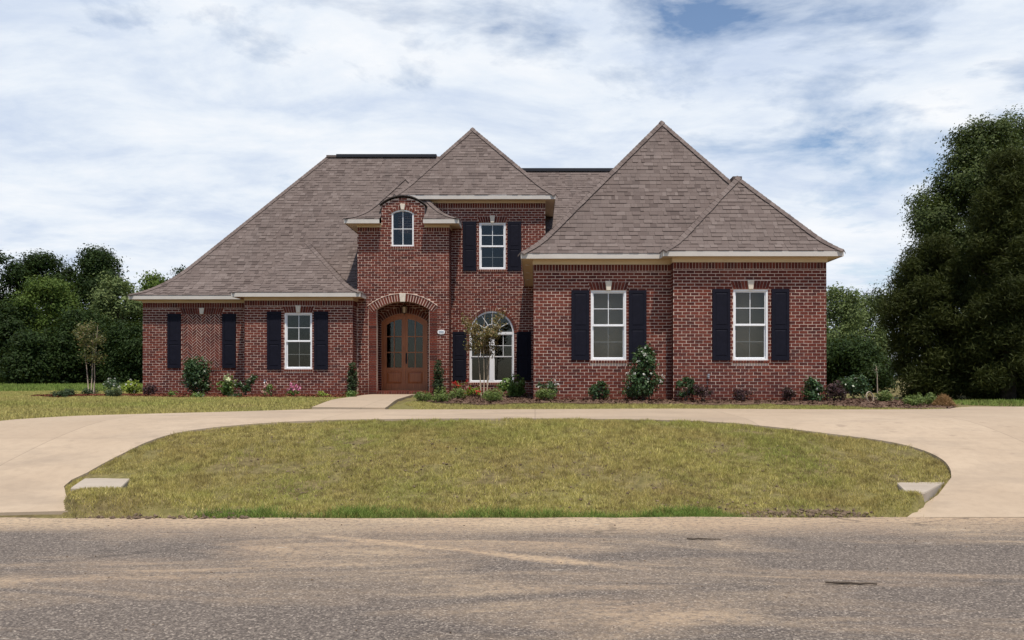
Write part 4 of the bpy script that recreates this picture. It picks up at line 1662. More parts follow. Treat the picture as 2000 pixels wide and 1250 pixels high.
def hip_caps(P0, P1, ze, zt, hip, lat=0.125, drop=0.75, end=1.0):
    """overlapping cap shingles along a hip from eave corner P0 to P1 (xy)"""
    P0, P1 = Vector(P0), Vector(P1)
    K = 300
    pts = [Vector(((P0 + (P1 - P0) * (end * i / K)).x, (P0 + (P1 - P0) * (end * i / K)).y, ze + (zt - ze) * hip.g(end * i / K))) for i in range(K + 1)]
    ln = [0.0]
    for a, b in zip(pts[:-1], pts[1:]): ln.append(ln[-1] + (b - a).length)
    n = int(ln[-1] / .15)
    side = Vector((-(P1 - P0).y, (P1 - P0).x, 0)).normalized()
    def at(l):
        i = min(K - 1, max(0, int(np.searchsorted(ln, l)) - 1))
        t = (l - ln[i]) / max(1e-9, ln[i + 1] - ln[i])
        return pts[i].lerp(pts[i + 1], t)
    for i in range(n):
        a, b = at(i * ln[-1] / n), at((i + 1.12) * ln[-1] / n)
        up = Vector((0, 0, 1))
        w = lat * random.uniform(.94, 1.04)
        sl = (b - a).z / max(.05, math.hypot((b - a).x, (b - a).y))
        dr = drop * min(1, abs(sl) / .75)
        f0, f1 = .036, .024
        V = [a + up * f0, a + side * w + up * (f0 - w * dr), a - side * w + up * (f0 - w * dr), b + up * f1, b + side * w + up * (f1 - w * dr), b - side * w + up * (f1 - w * dr)]
        V += [a, a + side * w - up * (w * dr + .01), a - side * w - up * (w * dr + .01)]
        shing.add([tuple(v) for v in V], [(0, 1, 4, 3), (0, 3, 5, 2), (0, 1, 7, 6), (0, 6, 8, 2)])


trim = []


def eave_box(x0, x1, y0, y1, z0, z1, mat='fascia', name='fascia'):
    mb = MB(); mb.box(x0, x1, y0, y1, z0, z1)
    return hpart(mb, name, M[mat])


OV = 0.30
# --- main left roof
e_x0, e_y0 = qu0 - OV, YP2 - OV
ZL = 4.135
RY, RZ = 30.0, ZZ(305.5, 30.0)
rx0 = XY(640, RY)
h = Hip(RY - e_y0, 1.4, .28)
e_x1 = -1.75
roof_face((e_x0, e_y0), (e_x1, e_y0), (e_x1, RY), (rx0, RY), ZL, RZ, h, skip=lambda yy: (tu0 + .1, 99) if yy < 26.35 else None)
roof_face((e_x0, 35.1), (e_x0, e_y0), (rx0, RY), (rx0, RY), ZL, RZ, Hip(rx0 - e_x0, 1.4, .28), shingles=False)
roof_face((e_x1, 35.1), (e_x0, 35.1), (rx0, RY), (e_x1, RY), ZL, RZ, h, shingles=False)
hip_caps((e_x0, e_y0), (rx0, RY), ZL, RZ, h)
mb = MB(); mb.box(rx0 + .35, -3.7, RY - .13, RY + .13, RZ - .05, RZ + .055); hpart(mb, 'ridge_vent', M['black'])
mb = MB(); mb.box(rx0 - .02, rx0 + .35, RY - .12, RY + .12, RZ - .06, RZ + .02); hpart(mb, 'ridge_cap', M['shingle'])
# --- right rear roof (lower ridge)
RZ2 = ZZ(333, 30.3)
h2 = Hip(30.3 - 24.9, 1.2, .4)
roof_face((0.2, 24.9), (6.0, 24.9), (6.0, 30.3), (0.2 - 1.5, 30.3), ZL, RZ2, h2)
roof_face((6.0, 35.7), (0.2, 35.7), (-1.3, 30.3), (6.0, 30.3), ZL, RZ2, h2, shingles=False)
mb = MB(); mb.box(-1.0, 5.6, 30.3 - .13, 30.3 + .13, RZ2 - .05, RZ2 + .06); hpart(mb, 'ridge_vent', M['black'])
# --- PL hip
x0, x1, y0 = pu0 - OV, pu1 + OV, YPL - OV
py_ = 26.55
pxx, pzz = XY(600, py_), ZZ(472, py_)
hP = Hip(py_ - y0, .75, .35)
roof_face((x0, y0), (x1, y0), (pxx, py_), (pxx, py_), ZL, pzz, hP)
roof_face((x1, y0), (x1, 29), (pxx, 29), (pxx, py_), ZL, pzz, Hip(x1 - pxx, .75, .35))
roof_face((x0, 29), (x0, y0), (pxx, py_), (pxx, 29), ZL, pzz, Hip(pxx - x0, .75, .35), shingles=False)
hip_caps((x0, y0), (pxx, py_), ZL, pzz, hP, .11); hip_caps((x1, y0), (pxx, py_), ZL, pzz, hP, .11)
FZ = 0.125
eave_box(x0, x1, y0, y0 + .022, ZL - FZ, ZL - .006)
eave_box(x1 - .022, x1, y0 + .023, YT - .002, ZL - FZ, ZL - .006)
eave_box(x0, x0 + .022, y0 + .023, YP2 - OV, ZL - FZ, ZL - .006)
eave_box(x0 + .023, x1 - .023, y0 + .023, YP2, ZL - FZ + .012, ZL - FZ + .03, 'frieze', 'soffit')
eave_box(pu0 - .012, pu1 + .012, YPL - .024, YPL + .01, TL - .002, ZL - FZ + .011, 'frieze', 'frieze_board')
eave_box(pu1 - .01, pu1 + .024, YPL + .011, YT, TL - .002, ZL - FZ + .011, 'frieze', 'frieze_board')
# far left eave
eave_box(e_x0, x0 - .001, e_y0, e_y0 + .022, ZL - FZ, ZL - .006)
eave_box(e_x0, e_x0 + .022, e_y0 + .023, 35, ZL - FZ, ZL - .006)
eave_box(e_x0 + .023, x0 + .02, e_y0 + .023, YP2 + .3, ZL - FZ + .013, ZL - FZ + .031, 'frieze', 'soffit')
eave_box(e_x0 + .023, qu0 + .1, YP2 + .301, 35, ZL - FZ + .013, ZL - FZ + .031, 'frieze', 'soffit')
eave_box(qu0 - .012, pu0 - .002, YP2 - .024, YP2 + .01, TL - .002, ZL - FZ + .012, 'frieze', 'frieze_board')

# --- tower roof with the dormer cut through its front eave
ZT = 6.46
OT = 0.34
x0, x1, y0 = tu0 - OT, tu1 + OT, YT - OT
ty = 26.05
tx, tz = XY(793, ty), ZZ(345, ty)
hT = Hip(ty - y0, .75, .22)
cut = lambda yy: (du0, du1) if yy < YT + .02 else None
roof_face((x0, y0), (x1, y0), (tx, ty), (tx, ty), ZT, tz, hT, skip=cut)
roof_face((x1, y0), (x1, 29), (tx, 29), (tx, ty), ZT, tz, Hip(x1 - tx, .8, .22))
roof_face((x0, 29), (x0, y0), (tx, ty), (tx, 29), ZT, tz, Hip(tx - x0, .8, .22), shingles=False)
hip_caps((x0, y0), (tx, ty), ZT, tz, hT, .10); hip_caps((x1, y0), (tx, ty), ZT, tz, hT, .10)
for (a, b) in ((x0, du0 - .002), (du1 + .002, x1)):
    eave_box(a, b, y0, y0 + .022, ZT - .13, ZT - .006)
    eave_box(max(a, x0 + .023), min(b, x1 - .023), y0 + .023, YT + (.3 if True else 0) * 0 - .001, ZT - .118, ZT - .10, 'frieze', 'soffit')
    eave_box(max(a, tu0 - .012), min(b, tu1 + .012), YT - .024, YT - .001, TT - .002, ZT - .119, 'frieze', 'frieze_board')
for sgn in (-1, 1):
    xa, xb = (x0, x0 + .022) if sgn < 0 else (x1 - .022, x1)
    eave_box(xa, xb, y0 + .023, 28.5, ZT - .13, ZT - .006)
    sa, sb = (x0 + .023, tu0) if sgn < 0 else (tu1, x1 - .023)
    eave_box(sa, sb, YT, 28.4, ZT - .118, ZT - .10, 'frieze', 'soffit')
eave_box(tu1 + .002, tu1 + .024, YT + .001, YC - .002, TT - .002, ZT - .119, 'frieze', 'frieze_board')
# boxed returns where the eave stops at the dormer
# barrel roof over the dormer
mb = MB(); cap = MB()
arc = Shape(du0 - .05, du1 + .05, TT, dap + .05, dsp + .012).poly(16)[2:]
arc2 = Shape(du0 - .062, du1 + .062, TT, dap + .075, dsp + .02).poly(16)[2:]
yb0, yb1 = YT - .07, 26.6
for (a, b), (c, d) in zip(zip(arc[:-1], arc[1:]), zip(arc2[:-1], arc2[1:])):
    cap.hexa([(a[0], yb0, a[1]), (b[0], yb0, b[1]), (d[0], yb0, d[1]), (c[0], yb0, c[1]), (a[0], yb0 + .12, a[1]), (b[0], yb0 + .12, b[1]), (d[0], yb0 + .12, d[1]), (c[0], yb0 + .12, c[1])])
    y = yb0 + .02
    while y < yb1:
        e = random.choice((.004, .012))
        mb.add([(c[0], y, c[1] + e), (d[0], y, d[1] + e), (d[0], y + .16, d[1] + .002), (c[0], y + .16, c[1] + .002), (c[0], y, c[1] - .01), (d[0], y, d[1] - .01)], [(0, 1, 2, 3), (4, 5, 1, 0)])
        y += .143
hpart(cap, 'dormer_edge', M['deck'])
shing.add(mb.v, mb.f)
mb = MB()
for s in (du0 + .001, du1 - .101):
    mb.box(s, s + .1, YT + .201, 26.4, TT, dsp)
hpart(mb, 'dormer_cheek', M['brick_side'])

# --- second storey roof
ZC = 7.365
x0, x1, y0 = XY(770, YC - OV), cu1 + .32, YC - OV
cy = 27.5
cxx, czz = XY(923, cy), ZZ(250.5, cy)
hC = Hip(cy - y0, .5, .75)
roof_face((x0, y0), (x1, y0), (cxx, cy), (cxx, cy), ZC, czz, hC)
roof_face((x1, y0), (x1, 32), (cxx, 32), (cxx, cy), ZC, czz, Hip(x1 - cxx, .5, .75))
roof_face((x0, 32), (x0, y0), (cxx, cy), (cxx, 32), ZC, czz, Hip(cxx - x0, .5, .75), shingles=False)
hip_caps((x0, y0), (cxx, cy), ZC, czz, hC, .12); hip_caps((x1, y0), (cxx, cy), ZC, czz, hC, .12)
eave_box(x0, x1, y0, y0 + .022, ZC - .135, ZC - .006)
eave_box(x1 - .022, x1, y0 + .023, 29.4, ZC - .135, ZC - .006)
eave_box(x0 + .02, x1 - .023, y0 + .023, YC + .2, ZC - .122, ZC - .104, 'frieze', 'soffit')
eave_box(cu1 - .1, x1 - .023, YC + .201, 29.3, ZC - .122, ZC - .104, 'frieze', 'soffit')
eave_box(x0 + .2, cu1 + .012, YC - .024, YC - .001, TC - .002, ZC - .123, 'frieze', 'frieze_board')

# --- right hip over the set-back block
ZR = 4.62
x0, y0 = ru0 - .31, YR - OV
x1 = 7.05
gy = 22.6
gx, gz = XY(1292, gy), ZZ(237.5, gy)
hR = Hip(gy - y0, .6, .55)
roof_face((x0, y0), (x1, y0), (gx, gy), (gx, gy), ZR, gz, hR, single=True)
roof_face((x0, 28.5), (x0, y0), (gx, gy), (gx, 25.2), ZR, gz, Hip(gx - x0, .6, .55))
roof_face((x1, y0), (x1, 28.5), (gx, 25.2), (gx, gy), ZR, gz, Hip(x1 - gx, .6, .55), shingles=False)
roof_face((x1, 28.5), (x0, 28.5), (gx, 25.2), (gx, 25.2), ZR, gz, hR, shingles=False)
hip_caps((x0, y0), (gx, gy), ZR, gz, hR, .125); hip_caps((x1, y0), (gx, gy), ZR, gz, hR, .125)
bx0, bx1, by0 = XY(1295, YB - OV), bu1 + .31, YB - OV
eave_box(x0, bx0 - .001, y0, y0 + .022, ZR - .13, ZR - .006)
eave_box(x0, x0 + .022, y0 + .023, YC - .01, ZR - .13, ZR - .006)
eave_box(x0 + .023, bu0 + .1, y0 + .023, YR + .1, ZR - .118, ZR - .10, 'frieze', 'soffit')
eave_box(x0 + .023, ru0 + .1, YR + .101, YC - .01, ZR - .118, ZR - .10, 'frieze', 'soffit')
eave_box(ru0 - .012, bu0 - .026, YR - .024, YR - .001, TB - .002, ZR - .119, 'frieze', 'frieze_board')
eave_box(ru0 - .024, ru0 - .002, YR + .001, YC - .01, TB - .002, ZR - .119, 'frieze', 'frieze_board')
# round vents in that soffit
for i, yy in enumerate((20.75, 22.3, 23.9)):
    mb = MB(); mb.lathe([(.055, 0), (.06, -.006), (.045, -.008)], (ru0 - .16, yy, ZR - .1185), 12)
    o = hpart(mb, 'soffit_vent', M['white'])
# --- bump hip
by = 20.95
bxp, bzp = XY(1440, by), ZZ(345.5, by)
hB = Hip(by - by0, .5, .6)
roof_face((bx0, by0), (bx1, by0), (bxp, by), (bxp, by), ZR, bzp, hB, single=True)
roof_face((bx1, by0), (bx1, 29), (bxp, 29), (bxp, by), ZR, bzp, Hip(bx1 - bxp, .5, .6), shingles=False)
roof_face((bx0, 23), (bx0, by0), (bxp, by), (bxp, 23), ZR, bzp, Hip(bxp - bx0, .5, .6))
hip_caps((bx0, by0), (bxp, by), ZR, bzp, hB, .125); hip_caps((bx1, by0), (bxp, by), ZR, bzp, hB, .125)
mb = MB(); mb.box(bxp - .12, bxp + .12, by - .02, 22.2, bzp - .08, bzp + .012); hpart(mb, 'ridge_cap', M['shingle'])
eave_box(bx0, bx1, by0, by0 + .022, ZR - .13, ZR - .006)
eave_box(bx0, bx0 + .022, by0 + .023, y0 + .02, ZR - .13, ZR - .006)
eave_box(bx1 - .022, bx1, by0 + .023, 29, ZR - .13, ZR - .006)
eave_box(bx0 + .023, bx1 - .023, by0 + .023, YB + .1, ZR - .1175, ZR - .0995, 'frieze', 'soffit')
eave_box(bu1 - .1, bx1 - .023, YB + .101, 29, ZR - .1175, ZR - .0995, 'frieze', 'soffit')
eave_box(bu0 - .024, bu1 + .024, YB - .024, YB - .001, TB - .002, ZR - .118, 'frieze', 'frieze_board')
eave_box(bu0 - .024, bu0 - .001, YB + .001, YR - .025, TB - .002, ZR - .118, 'frieze', 'frieze_board')
eave_box(bu1 + .001, bu1 + .024, YB + .001, 29, TB - .002, ZR - .118, 'frieze', 'frieze_board')

roof = hpart(deck, 'roof', M['deck'])
o = shing.build('shingle_courses', M['shingle']); o.parent = roof; tag(o, kind='stuff')
cache = {}
for (mt, w, th, ln) in sh_single:
    key = (w, th, round(ln, 3))
    if key not in cache:
        mb = MB(); hw = (w - .004) / 2
        mb.add([(-hw, -.003, th), (hw, -.003, th), (hw, ln, .0025), (-hw, ln, .0025), (-hw, -.003, 0), (hw, -.003, 0), (hw, ln, 0), (-hw, ln, 0)], [(0, 1, 2, 3), (4, 5, 1, 0), (5, 6, 2, 1), (7, 4, 0, 3)])
        m = mb.mesh('shingle'); m.materials.append(M['shingle']); cache[key] = m
    o = bpy.data.objects.new('shingle', cache[key]); col.objects.link(o)
    o.parent = roof; o.matrix_local = mt

# culvert headwalls
def headwall(top, z0, z1, label):
    c = (sum(p[0] for p in top) / 4, sum(p[1] for p in top) / 4)
    mb = MB()
    b = .015
    cen = Vector(c)
    inset = [tuple(Vector(p) + (cen - Vector(p)).normalized() * b) for p in top]
    V = [(p[0] - c[0], p[1] - c[1], z1 - z0) for p in inset] + [(p[0] - c[0], p[1] - c[1], z1 - z0 - b) for p in top] + [(p[0] - c[0], p[1] - c[1], 0) for p in top]
    mb.add(V, [(0, 1, 2, 3)] + [(i, (i + 1) % 4, 4 + (i + 1) % 4, 4 + i) for i in range(4)] + [(4 + i, 4 + (i + 1) % 4, 8 + (i + 1) % 4, 8 + i) for i in range(4)])
    o = mb.build('culvert_headwall', M['concrete_grey']); o.location = (c[0], c[1], z0)
    tag(o, label, 'headwall')
hz = .235
hw = lambda px, py: ((px - CX) / (py - HY) * (EYE - hz), F * (EYE - hz) / (py - HY))
headwall([hw(138, 952), hw(236, 952), hw(258, 931), hw(168, 932)], -.12, hz, 'low concrete culvert headwall at the left driveway mouth, half buried in sod')
hz = .20
hwr = [hw(1771, 962), hw(1806, 962), hw(1846, 941), hw(1750, 942)]
headwall(hwr, -.12, hz, 'low concrete culvert headwall at the right driveway mouth, its side showing')

# ------------------------------------------------------------------ grass
def blades(name, polys, excl, n, hmin, hmax, wid, mat, label, seed, z_off=0.0, keep=None, lean=0.6):
    rng = np.random.RandomState(seed)
    out = []
    for poly in polys:
        xs = [p[0] for p in poly]; ys = [p[1] for p in poly]
        area = (max(xs) - min(xs)) * (max(ys) - min(ys))
        N = int(n * area)
        x = rng.uniform(min(xs), max(xs), N); y = rng.uniform(min(ys), max(ys), N)
        k = inpoly(x, y, poly)
        for e in excl: k &= ~inpoly(x, y, e)
        if keep is not None: k &= keep(x, y, rng)
        out.append(np.stack([x[k], y[k]], 1))
    P = np.concatenate(out); N = len(P)
    P = P + rng.normal(size=P.shape) * .022
    x, y = P[:, 0], P[:, 1]
    z = ground(x, y) + z_off - 0.004
    a = rng.rand(N) * 6.283
    h = rng.uniform(hmin, hmax, N) * (0.45 + 0.8 * (vnoise(x * 2.3, y * 2.3) + .5) + 0.8 * (vnoise(x * 9.3, y * 9.3) + .5))
    w = wid * rng.uniform(.6, 1.3, N)
    l = rng.uniform(0, lean, N) * h * 1.6
    b = rng.rand(N) * 6.283
    c = np.stack([x, y, z], 1)
    s = np.stack([np.cos(a), np.sin(a), np.zeros(N)], 1) * w[:, None]
    tip = c + np.stack([np.cos(b) * l, np.sin(b) * l, h], 1)
    V = np.stack([c - s, c + s, tip], 1)
    o = np_mesh(name, V, 3, mat)
    tag(o, label, 'grass', kind='stuff')


hz = .235
hwl = [hw(138, 952), hw(236, 952), hw(258, 931), hw(168, 932)]


def bare(x, y, rng):
    """thin sod: gaps of thatch and bare soil"""
    v = vnoise(x * 1.4 + 3, y * 1.8) + 0.6 * vnoise(x * 4.5, y * 5.5 + 9)
    v = v + .75 * vnoise(x * 11, y * 12 + 4)
    p = np.clip(1.05 - np.maximum(0, v - 0.06) * 2.5, 0.05, 1)
    # torn verge at both ends beside the road
    torn = ((x > 2.2) | (x < -3.2)) & (y < 9.55) & (y > 9.05)
    sod = (np.hypot((x + 5.0) / .9, (y - 9.55) / .42) < 1) | (np.hypot((x - 4.4) / .5, (y - 9.58) / .36) < 1)
    p = np.where(sod, 1.0, p); torn &= ~sod
    p = np.where(torn & (vnoise(x * 2.4, y * 3) > -.12), .18, p)
    return rng.rand(len(x)) < p


island_s = inner_s + island[len(inner):]
blades('lawn_grass', [island_s], [hwl, [hwr[0], hwr[1], tuple((Vector(hwr[1]) * .25 + Vector(hwr[2]) * .75)), tuple((Vector(hwr[0]) * .25 + Vector(hwr[3]) * .75))]], 6200, .022, .048, .0042, M['grass'], 'patchy olive lawn on the sloping island between driveway and road', 11, keep=bare)


def verge(x, y, rng):
    w = 0.36 + 0.45 * vnoise(x * 1.1, 2.0) + .25 * vnoise(x * 4.1, 7.0) - 0.10 * np.maximum(0, np.abs(x + .6) - 2.6)
    d = (y - 9.07)
    return (rng.rand(len(x)) < np.clip(1.25 - d / np.maximum(.03, w), 0, 1) * sstep(-4.2, -3.2, x) * (1 - sstep(2.0, 3.0, x)))


blades('verge_grass', [[(-4.3, 9.07), (3.1, 9.07), (3.1, 9.9), (-4.3, 9.9)]], [], 8500, .03, .085, .0050, M['grass_green'], 'taller bright green grass along the road edge of the island', 12, keep=verge, lean=.9)
strip_r = [p for p in outer_s[::-1] if p[0] > -3.2] 
lawn_r = [p for p in outer_s if p[0] > -2.9][::-1] + bed_r[:13][::-1] + [ray_ground(790, 787)]
blades('yard_grass', [lawn_r], [bed_r, wk], 3000, .02, .045, .006, M['grass_far'], 'narrow strip of dry lawn between driveway and right planting bed', 13, .01)
lawn_l = [p for p in outer_s if p[0] < -4.6] + [(-9.9, 12.6), (-22, 13.5), (-26, 24), (-20, 32), (-12.6, 30), (-12.5, 25.5)] + [bed_l[0]] + bed_l[1:9] + [(wk[5][0], wk[5][1])]
blades('yard_grass', [lawn_l], [bed_l, wk, drive_poly], 900, .025, .055, .010, M['grass_far'], 'wide lawn left of the walkway in front of the herringbone wall', 14, .01)
back_l = [(-45, 26), (-12.7, 26), (-12.7, 40), (-24, 64), (-60, 64)]
blades('yard_grass', [back_l], [lawn_l], 45, .06, .14, .035, M['grass_green'], 'green lawn running back to the woods beyond the house corner', 15)
back_r = [(8.2, 19.3), (11, 17.9), (24, 18.4), (30, 30), (9, 30)]
blades('yard_grass', [back_r], [bed_r], 260, .03, .07, .016, M['grass_green'], 'green lawn behind the right driveway under the tall trees', 16)


# dirt clods along the torn verge
def clods(poly, n, smin, smax, seed, label, mat, z=0.0):
    rng = np.random.RandomState(seed)
    mb = MB()
    xs = [p[0] for p in poly]; ys = [p[1] for p in poly]
    c = 0
    while c < n:
        x, y = rng.uniform(min(xs), max(xs)), rng.uniform(min(ys), max(ys))
        if not inpoly(np.array([x]), np.array([y]), poly)[0]: continue
        if vnoise(x * 2.1, y * 4 + 5) < -.1 and rng.rand() < .8: c += 1; continue
        s = smin + (smax - smin) * rng.rand() ** 2.5
        g_ = float(ground(x, y)) if y > 9.0 else 0.0
        V = []
        for (a, b, d) in ((1, 0, 0), (-1, 0, 0), (0, 1, 0), (0, -1, 0), (0, 0, 1), (0, 0, -1)):
            k = s * rng.uniform(.6, 1.2)
            V.append((x + a * k + rng.uniform(-.3, .3) * s, y + b * k + rng.uniform(-.3, .3) * s, g_ + z + s * .35 + d * k * .7))
        mb.add(V, [(0, 2, 4), (2, 1, 4), (1, 3, 4), (3, 0, 4), (2, 0, 5), (1, 2, 5), (3, 1, 5), (0, 3, 5)])
        c += 1
    o = mb.build('dirt', mat)
    tag(o, label, 'dirt', kind='stuff')


clods([(2.4, 9.02), (4.2, 9.02), (4.05, 9.22), (3.6, 9.45), (2.4, 9.3)], 800, .008, .045, 21, 'loose brown dirt clods at the road edge by the right headwall', M['dirt'])
clods([(-5.2, 8.95), (-2.6, 8.95), (-2.4, 9.25), (-3.4, 9.4), (-4.2, 9.2), (-5.2, 9.12)], 800, .006, .038, 22, 'loose brown dirt clods at the road edge by the left headwall', M['dirt'])
clods([(-3.8, 9.3), (3.6, 9.3), (3.8, 12.5), (-4.2, 12.5)], 1500, .008, .030, 23, 'scattered dirt crumbs showing between thin island grass', M['dirt'])
clods([(-6, 4.3), (6, 4.3), (6, 8.9), (-6, 8.9)], 500, .003, .012, 24, 'fine loose gravel scattered over the worn road', M['dirt'])


def stick(pa, pb, r, label):
    a = Vector((XY(pa[0], F * EYE / (pa[1] - HY)), F * EYE / (pa[1] - HY), r)); b = Vector((XY(pb[0], F * EYE / (pb[1] - HY)), F * EYE / (pb[1] - HY), r))
    c = (a + b) / 2
    n = 7
    pts = [tuple(a.lerp(b, i / (n - 1)) - c + Vector((0, random.uniform(-.012, .012), random.uniform(0, .006)))) for i in range(n)]
    mb = MB(); mb.tube(pts, [r * (1 - .5 * abs(i - 2) / 5) for i in range(n)], 6)
    o = mb.build('twig', M['bark']); o.location = c
    tag(o, label, 'twig')


stick((1612, 1141), (1712, 1143), .010, 'long dark twig lying on the sandy road')
stick((1342, 1054), (1408, 1055.5), .008, 'short dark twig on the road near the grass verge')

# ------------------------------------------------------------------ plants
def unit(rng, n):
    v = rng.normal(size=(n, 3))
    return v / np.linalg.norm(v, axis=1)[:, None]


def leaf_quads(rng, C, size, aspect=.5, out=None, up=.3, fold=.25, face=0.0):
    """rhombic folded leaves at centres C"""
    n = len(C)
    d = unit(rng, n)
    if out is not None: d = d * .8 + out * .8
    d[:, 2] += up * rng.rand(n)
    d /= np.linalg.norm(d, axis=1)[:, None]
    s = np.cross(d, unit(rng, n)); s /= np.linalg.norm(s, axis=1)[:, None] + 1e-9
    nn = np.cross(d, s)
    if face > 0 and out is not None:
        nn = out * face + unit(rng, n) * .6; nn[:, 2] += .35 * face
        nn /= np.linalg.norm(nn, axis=1)[:, None]
        d = np.cross(nn, unit(rng, n)); d /= np.linalg.norm(d, axis=1)[:, None] + 1e-9
        s = np.cross(nn, d)
    L = (size * rng.uniform(.65, 1.3, n))[:, None]
    W = L * aspect * .5
    tip = C + d * L * .5; base = C - d * L * .5
    mid = C + d * L * .02 + nn * L * fold * .25
    return np.stack([base, mid - s * W, tip, mid + s * W], 1)


def lobe_points(rng, lobes, nclump, per, cr, inner=.62, flat=.8):
    """leaf centres in clumps spread through a set of ellipsoid lobes, denser near their skins"""
    L = np.array(lobes, float)
    wgt = (L[:, 3] * L[:, 4] * L[:, 5]) ** (2 / 3); wgt /= wgt.sum()
    k = rng.choice(len(L), nclump, p=wgt)
    dirs = unit(rng, nclump)
    rad = inner + (1.0 - inner) * rng.rand(nclump) ** .6
    # uneven skin
    rad *= 1 + .13 * np.sin(dirs[:, 0] * 7 + k) * np.cos(dirs[:, 2] * 6 + k * 1.7)
    c = L[k, :3] + dirs * L[k, 3:6] * rad[:, None]
    P = np.repeat(c, per, 0) + rng.normal(size=(nclump * per, 3)) * cr * np.array([1, 1, flat]) * .55
    O = np.repeat(dirs, per, 0)
    return P, O


LEAF = {}
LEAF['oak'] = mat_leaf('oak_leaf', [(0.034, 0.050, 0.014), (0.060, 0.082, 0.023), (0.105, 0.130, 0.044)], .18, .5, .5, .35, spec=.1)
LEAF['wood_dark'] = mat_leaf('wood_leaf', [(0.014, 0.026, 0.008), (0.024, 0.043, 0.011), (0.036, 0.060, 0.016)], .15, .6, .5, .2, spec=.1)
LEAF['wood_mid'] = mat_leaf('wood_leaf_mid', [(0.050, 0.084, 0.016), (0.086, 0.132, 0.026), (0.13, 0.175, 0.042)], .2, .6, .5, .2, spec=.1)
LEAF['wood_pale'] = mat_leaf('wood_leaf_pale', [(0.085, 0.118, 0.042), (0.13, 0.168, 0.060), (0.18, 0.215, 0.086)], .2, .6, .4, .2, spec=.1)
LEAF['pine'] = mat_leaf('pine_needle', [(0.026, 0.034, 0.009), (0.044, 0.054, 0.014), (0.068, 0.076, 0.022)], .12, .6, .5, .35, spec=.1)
LEAF['dark'] = mat_leaf('camellia_leaf', [(0.018, 0.042, 0.014), (0.030, 0.066, 0.022), (0.055, 0.10, 0.035), (0.11, 0.16, 0.075)], .15, .35, .4, 4)
LEAF['box'] = mat_leaf('boxwood_leaf', [(0.09, 0.135, 0.03), (0.15, 0.205, 0.05), (0.23, 0.285, 0.085)], .25, .5, .4, 5)
LEAF['lime'] = mat_leaf('lime_leaf', [(0.15, 0.22, 0.03), (0.24, 0.32, 0.04), (0.36, 0.42, 0.07)], .3, .5, .3, 5)
LEAF['hyd'] = mat_leaf('hydrangea_leaf', [(0.07, 0.13, 0.025), (0.12, 0.20, 0.04), (0.19, 0.27, 0.07)], .3, .5, .35, 5)
LEAF['purple'] = mat_leaf('purple_leaf', [(0.035, 0.018, 0.022), (0.062, 0.028, 0.034), (0.10, 0.05, 0.05)], .2, .5, .4, 5)
LEAF['juniper'] = mat_leaf('juniper_leaf', [(0.022, 0.042, 0.017), (0.038, 0.066, 0.025), (0.07, 0.10, 0.04)], .15, .6, .4, 5)
LEAF['myrtle'] = mat_leaf('myrtle_leaf', [(0.14, 0.10, 0.038), (0.21, 0.16, 0.06), (0.25, 0.14, 0.06), (0.18, 0.20, 0.065), (0.45, 0.36, 0.22)], .3, .5, .25, 5)
LEAF['myrtle_green'] = mat_leaf('myrtle_green_leaf', [(0.06, 0.075, 0.022), (0.10, 0.115, 0.035), (0.15, 0.15, 0.055), (0.20, 0.13, 0.06)], .3, .5, .25, 5)
LEAF['greybush'] = mat_leaf('grey_leaf', [(0.045, 0.065, 0.028), (0.075, 0.10, 0.045), (0.12, 0.15, 0.07)], .2, .6, .4, 5)
LEAF['white'] = mat_leaf('white_petal', [(0.62, 0.62, 0.56), (0.75, 0.75, 0.70)], .3, .5, .0, 5)
LEAF['cream'] = mat_leaf('cream_petal', [(0.50, 0.56, 0.28), (0.66, 0.70, 0.42)], .3, .5, .0, 5)
LEAF['pink'] = mat_leaf('pink_petal', [(0.60, 0.14, 0.30), (0.75, 0.28, 0.45)], .3, .5, .0, 5)
LEAF['blush'] = mat_leaf('blush_petal', [(0.65, 0.32, 0.30), (0.72, 0.50, 0.40)], .3, .5, .0, 5)
LEAF['red'] = mat_leaf('red_petal', [(0.55, 0.03, 0.04), (0.70, 0.07, 0.08)], .3, .5, .0, 5)
LEAF['straw'] = mat_leaf('pine_straw', [(0.20, 0.10, 0.04), (0.32, 0.18, 0.08), (0.42, 0.27, 0.13)], .2, .7, .3, 5)


